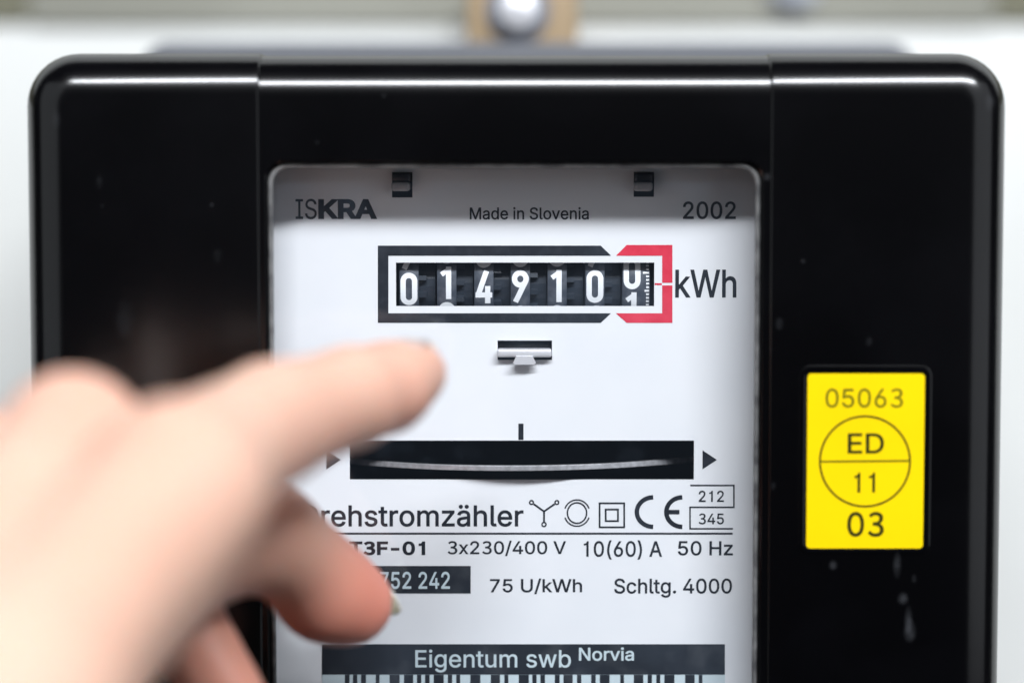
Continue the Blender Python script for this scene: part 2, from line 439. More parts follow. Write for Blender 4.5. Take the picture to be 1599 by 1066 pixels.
# letter outlines of a plain grotesque (advance, contours), thousandths of the size
FONT = {
  '(': (273, '89,207 90,235 92,264 96,293 101,324 107,354 114,384 122,413 132,441 142,468 153,494 164,517 177,539 236,539 223,512 212,485 201,457 191,428 182,399 174,370 167,342 161,313 157,285 154,258 152,232 151,207 152,184 154,161 156,138 160,115 165,91 172,67 179,42 188,16 198,-10 209,-38 222,-66 236,-96 177,-96 156,-59 139,-21 124,16 111,55 102,93 95,131 90,169'),
  ')': (273, '37,-96 52,-66 64,-37 76,-9 86,18 95,44 102,69 108,93 113,116 117,139 120,162 121,184 122,207 121,232 119,258 116,285 112,313 106,342 99,370 91,399 82,428 73,457 62,485 50,512 37,539 97,539 109,517 121,494 131,468 142,441 151,413 159,384 167,354 173,323 178,293 181,264 183,235 184,207 183,168 178,130 171,92 161,53 149,15 134,-22 117,-59 97,-96'),
  '-': (453, '337,244 337,188 114,188 114,244'),
  '.': (187, '95,-4 86,-4 78,-1 70,3 63,9 57,16 53,24 50,32 50,41 50,50 53,59 57,66 63,73 70,79 78,83 86,86 95,87 104,86 113,83 121,79 128,73 134,66 138,59 140,50 141,41 140,32 138,24 134,16 128,9 121,3 113,-1 104,-4'),
  '/': (249, '235,533 71,-76 14,-76 178,533'),
  '0': (453, '227,-7 199,-5 174,1 151,11 130,24 111,41 95,62 80,86 69,113 60,144 53,178 49,214 48,254 49,294 53,330 60,364 69,395 81,422 95,447 112,467 130,484 151,498 174,508 200,514 227,516 254,514 279,508 302,498 323,484 342,467 358,447 372,422 384,395 393,364 400,330 404,294 405,254 404,214 400,178 393,144 384,113 373,86 359,62 342,41 323,24 302,11 279,1 254,-5;227,50 245,51 261,56 276,63 290,74 303,87 313,103 323,122 330,144 336,168 340,194 343,223 344,254 343,285 340,314 336,341 330,365 323,387 313,405 303,422 290,435 276,446 261,453 245,458 227,460 209,458 192,453 177,446 163,435 151,422 140,405 131,387 123,365 117,341 113,314 110,285 109,254 110,223 113,194 117,168 123,144 131,122 140,103 151,87 163,74 177,63 192,56 209,51'),
  '1': (453, '291,509 291,0 227,0 227,420 210,404 190,392 165,384 130,382 130,425 170,430 205,442 230,468 243,509'),
  '2': (453, '64,0 64,47 234,229 248,243 261,257 272,270 282,282 291,294 299,305 305,316 311,327 315,337 318,348 320,360 320,371 319,385 317,397 313,408 308,419 301,428 293,436 283,443 273,449 262,454 250,457 237,459 224,460 209,459 196,457 184,453 172,447 162,441 153,433 145,424 139,413 134,402 130,390 128,376 127,362 66,362 67,384 71,405 77,424 86,442 98,459 111,473 126,486 143,496 162,505 182,511 203,514 225,516 247,514 268,511 288,505 306,497 323,486 337,474 350,461 361,445 370,428 376,411 380,392 381,372 380,358 378,345 375,331 371,318 365,304 357,290 347,275 336,259 322,241 306,223 288,202 267,180 153,60 153,57 389,57 389,0'),
  '3': (453, '231,-10 297,0 353,30 388,75 402,137 392,184 370,222 334,248 289,265 289,269 328,287 357,313 378,349 384,390 372,444 341,483 291,509 229,517 186,513 149,501 114,481 83,458 118,416 141,438 168,452 196,461 227,465 264,459 293,444 310,418 316,386 310,347 285,317 240,295 170,289 170,240 248,232 299,212 326,180 334,139 326,99 306,69 271,50 227,44 186,48 151,61 122,79 98,101 63,61 91,34 129,12 176,-4'),
  '4': (453, '40,105 40,158 247,509 311,509 109,166 109,163 413,163 413,105;282,0 282,121 282,146 282,318 343,318 343,0'),
  '5': (453, '221,-7 199,-6 178,-2 159,3 140,11 123,21 108,32 94,45 83,60 73,76 66,93 62,111 60,130 122,130 124,119 127,108 132,98 138,89 145,80 154,73 163,66 173,60 184,56 196,52 208,50 221,50 236,51 250,53 264,58 276,64 288,72 298,82 307,92 314,104 320,117 324,131 327,146 328,162 327,178 324,193 320,208 314,221 306,233 297,244 286,254 275,262 262,269 248,273 233,276 218,277 205,276 192,275 180,272 167,268 156,264 145,258 136,252 128,246 67,253 96,509 366,509 366,452 151,452 134,301 136,301 145,308 155,315 166,320 178,325 190,329 203,331 216,333 229,334 247,333 263,330 279,326 294,321 308,314 321,306 334,296 345,285 355,273 364,260 372,246 379,231 384,215 388,199 390,181 391,163 390,139 385,117 379,95 369,76 357,57 343,41 327,27 309,15 289,6 268,-1 245,-5'),
  '6': (453, '226,-7 203,-5 182,-1 161,5 142,15 125,26 109,40 96,56 84,74 75,94 69,115 65,138 64,162 65,180 68,199 73,219 80,239 89,261 102,285 118,311 137,340 252,509 322,509 151,261 145,261 149,268 154,275 159,281 165,288 172,293 179,299 187,303 196,307 205,310 214,312 224,314 235,314 257,313 278,309 298,303 316,295 332,284 346,271 359,257 370,240 378,221 384,201 388,180 389,157 388,134 384,112 377,92 368,73 356,55 343,39 327,26 310,14 291,5 271,-2 249,-6;226,48 241,49 254,52 267,56 279,63 289,70 299,79 307,90 314,101 320,114 324,128 327,142 327,157 327,173 324,187 320,201 314,213 307,225 299,235 289,244 279,251 267,258 254,262 241,264 226,265 212,264 198,262 186,258 174,252 163,244 153,235 145,225 138,214 132,201 128,188 126,174 125,158 126,143 128,128 132,114 138,102 145,90 153,79 163,70 174,63 186,56 198,52 212,49'),
  '7': (453, '97,0 323,448 323,452 62,452 62,509 391,509 391,449 165,0'),
  'A': (479, '16,0 201,509 276,509 463,0 395,0 287,302 282,317 276,334 270,352 264,372 257,394 250,420 241,447 232,478 245,478 236,447 228,419 220,393 213,371 206,351 201,333 195,317 191,302 85,0;110,142 110,199 370,199 370,142'),
  'D': (502, '219,0 96,0 96,57 215,57 244,58 272,63 296,70 318,81 337,94 354,110 368,128 379,149 388,172 394,198 398,226 399,255 398,285 394,312 388,337 379,361 368,381 354,399 338,415 320,428 299,438 275,446 249,450 221,452 93,452 93,509 225,509 261,507 294,501 325,492 353,478 377,461 399,441 418,418 433,391 446,361 455,329 460,293 462,255 460,217 455,181 446,149 433,119 417,92 398,68 376,48 351,31 322,17 291,8 256,2;125,509 125,0 60,0 60,509'),
  'E': (418, '60,0 60,509 372,509 372,452 125,452 125,286 355,286 355,229 125,229 125,57 375,57 375,0'),
  'F': (410, '60,0 60,509 369,509 369,452 125,452 125,278 346,278 346,221 125,221 125,0'),
  'H': (517, '60,0 60,509 125,509 125,289 392,289 392,509 457,509 457,0 392,0 392,232 125,232 125,0'),
  'I': (300, '31,0 31,57 118,57 118,452 31,452 31,509 269,509 269,452 183,452 183,57 269,57 269,0'),
  'K': (466, '104,145 104,216 113,228 122,239 130,250 139,261 148,272 157,282 165,293 174,303 184,314 193,324 202,334 212,344 364,509 448,509 231,276 228,276;60,0 60,509 125,509 125,334 124,225 125,193 125,0;372,0 188,259 228,309 449,0'),
  'M': (628, '60,0 60,509 152,509 277,187 287,159 299,123 311,84 322,49 307,49 318,83 330,121 342,158 352,187 476,509 568,509 568,0 504,0 504,291 504,327 505,369 506,413 507,457 513,457 509,445 505,433 502,421 498,409 482,363 467,322 456,291 342,0 286,0 170,291 159,321 145,361 129,408 112,457 119,457 120,416 121,372 122,328 122,291 122,0'),
  'N': (523, '60,0 60,509 136,509 343,183 347,176 352,169 357,160 363,151 369,141 375,130 381,119 388,107 394,94 401,82 407,68 414,55 405,54 403,68 402,81 401,95 401,108 400,121 400,134 399,146 399,157 399,195 399,509 463,509 463,0 387,0 202,290 177,331 171,342 164,354 156,367 148,381 108,452 119,454 122,384 124,328 125,291 125,0'),
  'R': (449, '60,0 60,509 236,509 264,507 290,504 313,497 333,489 351,478 367,465 380,450 390,433 399,415 405,395 408,374 409,352 408,330 405,309 399,290 390,271 380,255 367,240 351,228 333,217 312,209 289,203 264,199 236,198 96,198 96,255 234,255 252,256 269,258 284,262 298,267 309,273 319,281 327,290 334,300 339,312 342,324 344,338 345,352 344,367 342,380 339,393 334,405 327,415 319,425 309,433 298,440 284,445 269,449 252,451 233,452 125,452 125,0;353,0 230,229 303,229 428,0'),
  'S': (446, '224,-9 197,-8 172,-4 149,1 128,9 108,19 91,31 76,45 64,60 54,77 46,96 41,115 38,137 104,137 107,123 110,110 116,98 123,88 132,79 142,71 154,64 166,59 180,55 194,52 209,50 224,49 241,50 257,52 272,55 286,60 299,66 311,74 321,82 329,92 336,102 341,114 345,126 346,139 345,151 342,161 338,171 332,179 325,186 316,193 307,199 296,205 284,209 272,214 259,218 245,222 184,239 154,249 128,260 105,274 86,289 71,307 60,326 54,348 52,372 53,393 58,413 65,431 75,448 87,463 102,476 119,488 138,498 158,506 180,511 203,514 227,516 252,514 275,511 296,505 316,498 334,488 351,476 365,463 377,449 387,433 394,415 399,397 401,378 337,378 334,396 326,412 316,426 302,437 286,447 267,453 247,457 225,459 209,458 194,456 180,452 167,448 156,442 145,435 136,427 129,418 123,409 118,398 116,387 115,376 116,363 119,352 124,342 131,334 139,326 148,319 158,313 169,308 180,304 191,300 202,296 212,293 264,279 276,276 287,272 299,268 312,264 324,258 336,252 347,245 359,238 369,229 379,220 387,209 395,198 401,185 405,171 407,155 408,139 407,118 403,99 396,81 386,64 374,48 360,34 343,21 323,11 302,2 278,-4 252,-8'),
  'T': (448, '32,452 32,509 417,509 417,452 257,452 257,0 193,0 193,452'),
  'U': (517, '259,-8 230,-7 203,-2 177,5 154,15 133,28 114,43 98,60 85,80 74,101 66,124 62,148 60,173 60,509 124,509 124,178 125,160 128,144 133,128 141,113 150,99 160,87 173,77 187,68 203,61 220,56 239,53 259,52 279,53 298,56 315,61 331,68 345,77 357,87 368,99 377,113 384,128 389,144 392,160 393,178 393,509 457,509 457,173 456,148 451,124 443,101 433,80 419,60 403,43 384,28 363,15 340,5 315,-2 288,-7'),
  'V': (479, '204,0 16,509 84,509 192,206 197,192 203,176 209,158 215,137 222,115 230,89 239,61 248,31 235,31 244,62 252,90 260,115 267,138 274,158 279,176 285,192 290,206 395,509 463,509 278,0'),
  'W': (686, '155,0 16,509 82,509 163,196 166,183 170,171 173,158 175,145 187,94 189,80 192,67 195,53 197,40 189,40 192,53 194,67 197,80 200,94 203,107 205,120 208,133 211,145 224,196 306,509 380,509 462,196 465,183 468,171 471,158 474,145 486,94 489,80 492,67 494,53 497,40 488,40 491,53 493,67 496,80 499,94 502,107 504,120 507,133 510,145 523,196 603,509 670,509 530,0 455,0 368,323 363,339 359,356 355,373 351,391 347,410 344,431 340,452 336,475 350,475 346,453 342,433 339,413 335,395 331,377 327,359 323,341 318,323 230,0'),
  'a': (389, '160,-9 142,-8 126,-5 110,-1 94,5 80,12 68,22 57,32 48,45 40,58 35,73 31,90 30,108 31,123 34,138 38,150 43,161 50,171 58,179 67,187 78,193 89,199 100,203 112,207 125,211 138,213 152,216 165,218 178,220 234,227 244,228 252,230 259,232 265,235 270,238 273,243 275,248 276,255 276,257 275,268 273,279 271,288 267,297 262,304 256,311 248,317 240,322 230,326 220,329 208,330 196,331 183,330 171,329 159,326 149,322 140,318 132,313 124,307 118,301 112,294 107,288 103,281 100,274 41,291 48,308 57,322 67,335 79,346 91,355 104,364 118,370 133,375 148,379 163,382 179,384 194,384 204,384 215,383 227,382 239,379 251,376 263,372 275,367 286,360 296,353 306,343 315,333 322,320 329,306 333,290 336,272 337,251 337,0 277,0 277,52 272,52 269,45 264,38 258,32 252,25 244,18 236,12 226,6 215,1 203,-3 190,-6 176,-8;170,45 187,46 202,49 216,53 228,59 239,66 248,74 257,83 263,93 269,104 272,115 275,126 276,138 276,190 273,188 270,186 265,184 259,182 253,180 246,179 239,177 231,176 200,171 175,168 165,166 154,164 144,162 134,159 125,155 117,150 110,145 103,139 98,132 95,124 93,115 92,105 92,95 94,87 98,79 102,72 107,66 114,61 121,56 130,52 139,49 149,47 159,46'),
  'b': (424, '229,-8 213,-7 198,-5 184,-1 172,4 162,10 153,17 145,24 138,31 132,39 127,46 122,53 118,59 112,59 112,0 53,0 53,509 114,509 114,319 118,319 122,325 127,331 132,338 137,346 144,353 152,360 161,367 171,373 183,378 197,381 212,384 229,384 252,383 274,378 294,371 313,361 330,347 345,332 359,313 370,293 379,270 385,245 389,218 390,189 389,160 385,133 379,108 370,84 359,64 346,45 330,29 313,16 294,5 274,-2 252,-7;220,47 237,48 253,51 267,57 279,66 291,76 301,88 309,101 316,117 321,133 325,151 327,170 328,189 327,209 325,227 321,245 316,261 309,276 301,290 291,301 280,311 267,319 253,325 237,329 220,330 203,329 188,325 174,320 161,312 150,302 140,291 132,278 125,263 120,247 116,229 113,210 113,189 113,169 116,150 120,132 125,115 132,100 140,86 150,75 162,65 174,57 188,51 204,48'),
  'c': (395, '207,-8 182,-7 159,-2 137,6 117,16 98,30 82,46 68,64 56,85 46,108 40,133 36,159 34,187 36,216 40,243 46,268 56,291 68,312 82,330 98,346 117,360 137,371 159,378 182,383 207,384 221,384 234,383 247,380 260,377 272,373 284,368 295,362 305,356 315,349 324,341 332,332 340,322 347,312 353,301 358,289 362,277 303,262 301,269 298,276 294,283 290,289 286,295 281,301 276,306 270,311 264,315 257,319 250,322 242,325 234,327 226,329 217,329 207,330 189,329 173,325 158,319 145,310 134,300 124,287 115,274 108,258 103,242 99,224 97,206 96,187 97,169 99,151 103,134 108,117 115,102 124,89 134,76 145,66 158,57 173,51 189,48 207,46 217,47 226,48 234,49 243,52 250,54 258,58 264,62 271,66 277,71 282,76 287,82 292,89 296,95 299,102 302,110 304,117 363,102 359,90 354,78 348,67 341,56 334,46 325,37 316,29 306,21 296,15 285,9 273,4 261,-1 248,-4 235,-6 221,-8'),
  'd': (424, '195,-8 172,-7 151,-2 130,5 111,16 94,29 79,45 66,64 55,84 46,108 39,133 35,160 34,189 35,218 39,245 46,270 55,293 66,313 79,332 95,347 112,361 131,371 151,378 173,383 196,384 213,384 228,381 241,378 253,373 263,367 272,360 280,353 287,346 293,338 298,331 303,325 306,319 311,319 311,509 372,509 372,0 313,0 313,59 307,59 303,53 298,46 293,39 287,31 280,24 272,17 263,10 252,4 241,-1 227,-5 212,-7;205,47 221,48 236,51 250,57 263,65 274,75 284,86 293,100 299,115 305,132 309,150 311,169 312,189 311,210 309,229 305,247 300,263 293,278 284,291 275,302 263,312 251,320 237,325 221,329 205,330 187,329 172,325 157,319 145,311 133,301 124,290 115,276 108,261 103,245 99,227 97,209 96,189 97,170 99,151 103,133 109,117 115,101 124,88 134,76 145,66 158,57 172,51 188,48'),
  'e': (404, '212,-8 185,-7 161,-2 138,6 117,16 98,30 82,46 68,64 56,85 46,108 40,132 35,159 34,187 35,215 39,242 46,267 55,290 67,311 81,329 97,346 115,359 135,370 157,378 180,383 205,384 221,384 236,382 251,379 266,374 280,368 294,361 307,351 319,341 331,329 341,315 350,299 357,282 363,263 368,242 370,219 371,194 371,169 75,169 75,221 338,221 310,202 309,220 307,237 303,254 298,269 291,282 283,294 273,305 263,314 250,321 237,326 222,329 205,330 189,329 173,326 159,321 146,313 135,304 125,294 116,282 109,270 103,256 99,241 97,226 96,211 96,178 97,157 100,139 104,122 110,106 118,92 128,80 139,70 151,61 165,55 179,50 195,47 212,46 224,47 234,48 244,50 254,53 263,56 271,61 278,66 285,73 292,80 297,88 302,96 306,105 365,91 360,77 353,63 345,51 335,39 324,29 311,19 298,11 283,4 266,-1 249,-5 231,-7'),
  'g': (425, '207,-151 187,-150 168,-148 150,-144 134,-140 119,-134 105,-127 93,-119 82,-110 73,-101 64,-91 57,-80 51,-69 101,-41 106,-47 110,-53 116,-59 122,-66 128,-72 136,-78 145,-83 154,-88 165,-92 178,-95 192,-97 207,-97 229,-96 249,-92 267,-85 282,-75 295,-62 304,-47 310,-28 311,-6 311,68 306,68 302,62 298,56 293,49 287,41 280,34 272,28 263,21 252,16 241,11 227,8 212,5 195,5 173,6 152,10 132,17 113,27 95,39 80,53 67,71 55,90 46,112 39,136 35,163 34,191 35,220 39,246 46,271 55,293 66,314 80,332 95,347 112,361 131,371 152,378 173,383 196,384 213,384 228,382 242,378 253,373 264,367 273,360 281,353 288,346 294,338 299,331 304,325 308,319 313,319 313,379 372,379 372,-9 371,-32 367,-54 360,-73 350,-90 338,-104 324,-117 308,-127 291,-136 271,-142 251,-147 229,-150;205,59 222,60 237,63 251,68 264,75 275,84 285,95 293,107 300,121 305,137 309,154 312,172 312,193 312,212 309,231 305,248 300,264 293,278 285,291 275,303 264,312 251,320 237,325 222,329 205,330 188,329 172,325 158,320 145,312 134,302 124,290 115,277 109,262 103,246 99,229 97,212 96,193 97,173 99,155 103,138 109,123 116,108 124,96 134,85 145,76 158,68 172,63 188,60'),
  'h': (410, '114,227 114,0 53,0 53,509 114,509 114,287 102,287 112,312 124,332 137,349 152,362 169,372 187,379 207,383 227,384 246,383 264,380 280,376 295,369 309,360 321,349 332,336 341,321 348,304 353,285 356,264 357,240 357,0 296,0 296,235 295,256 290,275 283,291 273,304 260,315 246,323 229,328 210,329 197,328 184,326 172,322 161,317 150,311 141,303 133,293 126,283 121,271 117,257 114,243'),
  'i': (166, '53,0 53,379 114,379 114,0;84,443 75,444 67,446 60,449 54,455 48,461 44,468 42,475 41,483 42,491 44,499 48,506 54,512 60,517 67,521 75,523 84,524 92,523 100,521 107,517 114,512 119,506 123,499 126,491 126,483 126,475 123,468 119,461 114,455 107,449 100,446 92,444'),
  'k': (380, '110,137 110,212 121,212 284,379 360,379 184,199 177,199;53,0 53,509 114,509 114,0;294,0 148,186 191,229 372,0'),
  'l': (189, '139,-2 119,-1 101,3 86,10 74,20 65,33 58,47 54,65 53,84 53,509 114,509 114,99 114,87 115,77 117,68 120,62 124,58 130,54 137,53 146,52 160,53 170,54 181,3 162,-1 156,-2 151,-2 145,-2'),
  'm': (609, '53,0 53,379 112,379 112,295 108,295 112,310 118,323 125,335 132,346 141,355 151,363 161,370 172,376 183,380 195,384 207,386 219,386 239,385 257,380 273,372 287,361 299,347 309,331 316,314 321,295 312,295 317,308 322,321 329,332 337,343 347,353 357,361 368,369 381,375 394,380 407,383 422,385 437,386 453,385 468,383 483,378 497,372 510,364 522,354 532,342 541,328 548,313 553,296 556,276 557,255 557,0 496,0 496,254 494,273 490,289 483,302 473,313 460,321 447,326 433,329 419,330 406,330 395,328 384,324 374,320 365,314 358,307 351,299 345,290 341,280 338,270 336,259 335,247 335,0 274,0 274,260 273,275 269,288 262,301 253,311 242,320 229,326 215,329 199,330 188,330 178,328 168,325 158,320 148,314 140,307 132,299 126,289 121,278 117,266 114,253 114,238 114,0'),
  'n': (409, '114,227 114,0 53,0 53,379 112,379 112,287 102,287 112,312 124,332 137,349 152,362 169,372 187,379 207,383 227,384 246,383 264,380 280,376 295,369 309,360 321,349 332,336 341,321 348,304 353,285 356,264 357,240 357,0 296,0 296,235 295,256 290,275 283,291 273,304 260,315 246,323 229,328 210,329 197,328 184,326 172,322 161,317 150,311 141,303 133,293 126,283 121,271 117,257 114,243'),
  'o': (415, '207,-8 182,-7 159,-2 137,6 117,16 98,30 82,46 68,64 56,85 46,108 40,133 36,159 34,187 36,216 40,243 46,268 56,291 68,312 82,330 98,346 117,360 137,371 159,378 182,383 207,384 233,383 256,378 278,371 299,360 317,346 333,330 347,312 359,291 369,268 376,243 380,216 381,187 380,159 376,133 369,108 359,85 347,64 333,46 317,30 299,16 278,6 256,-2 233,-7;207,46 226,48 242,51 257,57 270,66 282,76 292,89 300,102 307,117 312,134 316,151 318,169 319,187 318,206 316,224 312,242 307,258 300,274 292,287 282,300 270,310 257,319 242,325 226,329 207,330 189,329 173,325 158,319 145,310 134,300 124,287 115,274 108,258 103,242 99,224 97,206 96,187 97,169 99,151 103,134 108,117 115,102 124,89 134,76 145,66 158,57 173,51 189,48'),
  'r': (259, '53,0 53,379 112,379 112,321 115,321 122,335 130,347 140,358 152,367 166,375 181,380 196,384 213,385 229,384 243,384 243,322 230,324 224,325 219,325 213,326 207,326 194,325 182,323 170,319 159,315 149,309 140,301 132,293 126,284 121,273 117,262 114,250 114,237 114,0'),
  's': (365, '182,-8 163,-7 145,-5 128,-2 112,3 98,10 84,18 72,27 62,38 53,50 45,63 40,78 36,94 94,107 99,92 105,79 114,69 124,60 136,54 150,49 165,46 181,45 200,46 217,50 232,55 244,62 255,71 262,81 267,91 268,103 267,112 265,121 260,129 254,136 246,142 237,147 225,151 212,155 149,170 125,177 104,186 87,196 72,208 61,222 53,237 48,255 47,274 48,290 51,305 57,319 65,332 75,343 87,354 100,363 115,370 131,377 149,381 167,384 187,384 206,384 223,381 239,378 254,372 267,366 279,358 290,349 299,339 307,328 314,316 319,303 324,290 268,277 264,288 258,298 251,307 243,316 232,323 219,328 205,331 187,333 171,332 156,329 143,324 131,317 121,308 114,299 110,289 109,277 110,267 112,258 117,250 124,243 133,237 144,232 157,227 172,223 229,209 254,202 275,194 292,183 306,171 317,158 325,142 330,125 331,107 330,90 326,75 321,61 312,47 302,35 290,24 276,15 260,6 242,0 223,-5 203,-7'),
  't': (227, '204,379 204,327 6,327 6,379;65,471 126,471 126,98 127,86 128,76 132,68 136,61 142,56 150,53 159,51 170,50 185,51 202,54 213,2 208,0 203,-1 198,-2 192,-3 186,-3 180,-4 174,-4 168,-4 145,-3 125,2 107,10 92,21 80,35 72,52 67,71 65,93'),
  'u': (410, '182,-5 164,-4 146,-1 130,4 115,11 101,20 89,31 78,44 69,59 62,76 57,95 54,116 53,139 53,379 114,379 114,144 115,123 119,105 127,89 137,75 150,64 164,56 181,52 200,50 213,51 226,53 238,57 249,62 259,69 268,77 276,86 283,97 289,109 293,122 295,137 296,153 296,379 357,379 357,0 298,0 298,92 307,92 297,67 286,47 272,30 257,17 240,7 222,0 203,-4'),
  'v': (389, '163,0 17,379 84,379 165,155 171,138 177,121 182,104 187,87 191,70 196,53 201,37 206,21 184,21 189,37 194,53 198,70 203,87 207,104 213,121 218,138 224,155 305,379 371,379 226,0'),
  'w': (567, '138,0 23,379 87,379 133,214 138,196 143,177 149,157 154,137 159,115 165,91 170,67 175,41 165,41 170,66 175,90 180,113 186,135 191,156 196,176 201,195 206,214 252,379 316,379 362,214 366,196 371,176 376,157 382,136 387,114 392,91 397,67 402,41 391,41 397,66 402,90 408,113 413,135 418,156 423,176 429,195 434,214 480,379 545,379 429,0 368,0 319,172 305,225 301,239 297,252 294,266 291,280 277,338 291,338 277,280 263,225 259,211 255,198 252,185 248,172 199,0'),
  'x': (378, '21,0 171,218 171,171 29,379 100,379 147,306 156,292 164,279 172,266 179,253 186,241 193,229 200,217 207,206 175,206 183,217 190,229 196,241 202,253 209,266 216,279 224,292 233,306 282,379 352,379 209,169 209,214 358,0 287,0 231,85 222,99 214,112 207,124 200,136 193,148 187,159 180,171 173,182 205,182 198,171 191,159 185,148 178,136 172,124 165,112 157,99 148,85 91,0'),
  'z': (380, '42,0 42,46 254,320 254,323 48,323 48,379 333,379 333,331 126,60 126,56 339,56 339,0'),
  'ä': (389, '160,-9 142,-8 126,-5 110,-1 94,5 80,12 68,22 57,32 48,45 40,58 35,73 31,90 30,108 31,123 34,138 38,150 43,161 50,171 58,179 67,187 78,193 89,199 100,203 112,207 125,211 138,213 152,216 165,218 178,220 234,227 244,228 252,230 259,232 265,235 270,238 273,243 275,248 276,255 276,257 275,268 273,279 271,288 267,297 262,304 256,311 248,317 240,322 230,326 220,329 208,330 196,331 183,330 171,329 159,326 149,322 140,318 132,313 124,307 118,301 112,294 107,288 103,281 100,274 41,291 48,308 57,322 67,335 79,346 91,355 104,364 118,370 133,375 148,379 163,382 179,384 194,384 204,384 215,383 227,382 239,379 251,376 263,372 275,367 286,360 296,353 306,343 315,333 322,320 329,306 333,290 336,272 337,251 337,0 277,0 277,52 272,52 269,45 264,38 258,32 252,25 244,18 236,12 226,6 215,1 203,-3 190,-6 176,-8;170,45 187,46 202,49 216,53 228,59 239,66 248,74 257,83 263,93 269,104 272,115 275,126 276,138 276,190 273,188 270,186 265,184 259,182 253,180 246,179 239,177 231,176 200,171 175,168 165,166 154,164 144,162 134,159 125,155 117,150 110,145 103,139 98,132 95,124 93,115 92,105 92,95 94,87 98,79 102,72 107,66 114,61 121,56 130,52 139,49 149,47 159,46;261,443 253,444 246,446 239,449 233,455 227,461 224,468 221,475 221,483 221,491 224,499 227,505 233,512 239,517 246,520 253,523 261,523 269,523 277,520 283,517 290,512 295,505 299,499 301,491 301,483 301,475 299,468 295,461 290,455 283,449 277,446 269,444;117,443 109,444 102,446 95,449 89,455 84,461 80,468 78,475 77,483 78,491 80,499 84,505 89,512 95,517 102,520 109,523 117,523 126,523 133,520 140,517 146,512 151,505 155,499 157,491 158,483 157,475 155,468 151,461 146,455 140,449 133,446 126,444'),
  ' ': (187, ''),
}

# --- printing helpers (flat print 0.05 mm proud of the plate)
YP = -0.05
def grow(q, off):
    """contour pushed outwards by off (sign gives the side)"""
    if abs(off) < 1e-9: return q
    n = len(q); out = []
    for i in range(n):
        d1 = (q[i] - q[i - 1]).normalized(); d2 = (q[(i + 1) % n] - q[i]).normalized()
        n1 = Vector((d1.y, -d1.x)); n2 = Vector((d2.y, -d2.x))
        m_ = n1 + n2
        if m_.length < 1e-5: m_ = n1.copy()
        m_.normalize()
        out.append(q[i] + m_ * off / max(0.5, m_.dot(n1)))
    return out

def winding(p, q):
    w = 0
    for k in range(len(q)):
        a, b = q[k - 1], q[k]
        if (a.y > p.y) != (b.y > p.y) and p.x < (b.x - a.x) * (p.y - a.y) / (b.y - a.y) + a.x:
            w += 1 if b.y > a.y else -1
    return w

def text(body, l, t, r_, b, m, Y=YP, parent=None, bold=0.011, name='lettering', ref=None, shear=0.0):
    """lettering fitted into the box l,t,r,b (pixels); ref = the part of the text whose extents are given"""
    def raw(s, off):
        V = []; F = []; pen = 0
        for ch in s:
            adv, g = FONT[ch]
            loops = []
            for sp_ in (g.split(';') if g else []):
                loops.append([Vector([int(v) / 1000 for v in p.split(',')]) for p in sp_.split(' ')])
            ars = [sum(q[k - 1].x * q[k].y - q[k].x * q[k - 1].y for k in range(len(q))) for q in loops]
            sg = 1 if (ars and max(ars, key=abs) > 0) else -1
            loops = [grow(q, off * sg) for q in loops]
            if loops:
                pts = []; ed_ = []
                for q in loops:
                    o = len(pts); pts += q
                    ed_ += [(o + k, o + (k + 1) % len(q)) for k in range(len(q))]
                vv, _, tri, *_r = delaunay_2d_cdt(pts, ed_, [], 0, 1e-6)
                o = len(V)
                V += [(p.x + pen / 1000, p.y, 0) for p in vv]
                for f in tri:
                    c = (vv[f[0]] + vv[f[1]] + vv[f[2]]) / 3
                    if sum(winding(c, q) for q in loops) != 0:
                        F.append(tuple(o + t for t in f))
            pen += adv
        used = sorted({i for f in F for i in f}); mp = {a: b for b, a in enumerate(used)}
        V = [V[i] for i in used]; F = [tuple(mp[i] for i in f) for f in F]
        me = bpy.data.meshes.new('lettering'); me.from_pydata(V, [], F); me.update()
        return me, np.array(V, dtype=float)
    me, co = raw(body, bold)
    x0, x1, z0, z1 = co[:, 0].min(), co[:, 0].max(), co[:, 1].min(), co[:, 1].max()
    if ref:
        m2, c2 = raw(ref, bold)
        w = c2[:, 0].max() - c2[:, 0].min()
        x0 = x1 - w
        bpy.data.meshes.remove(m2)
    cy = (t + b) / 2
    L = at(l, cy, Y).x; RR = at(r_, cy, Y).x; T = at((l + r_) / 2, t, Y).z; B = at((l + r_) / 2, b, Y).z
    out = np.empty_like(co)
    out[:, 0] = L + (co[:, 0] - x0) / (x1 - x0) * (RR - L)
    out[:, 2] = B + (co[:, 1] - z0) / (z1 - z0) * (T - B)
    out[:, 1] = Y * MM
    me.vertices.foreach_set('co', out.ravel())
    me.materials.clear()
    me.name = name
    me.update()
    return link(name, me, m, parent or plate)

def poly(name, pts, m, Y=YP, parent=None):
    vs = [at(x, y, Y) for x, y in pts]
    return from_py(name, vs, [tuple(range(len(vs)))], m, parent or plate)

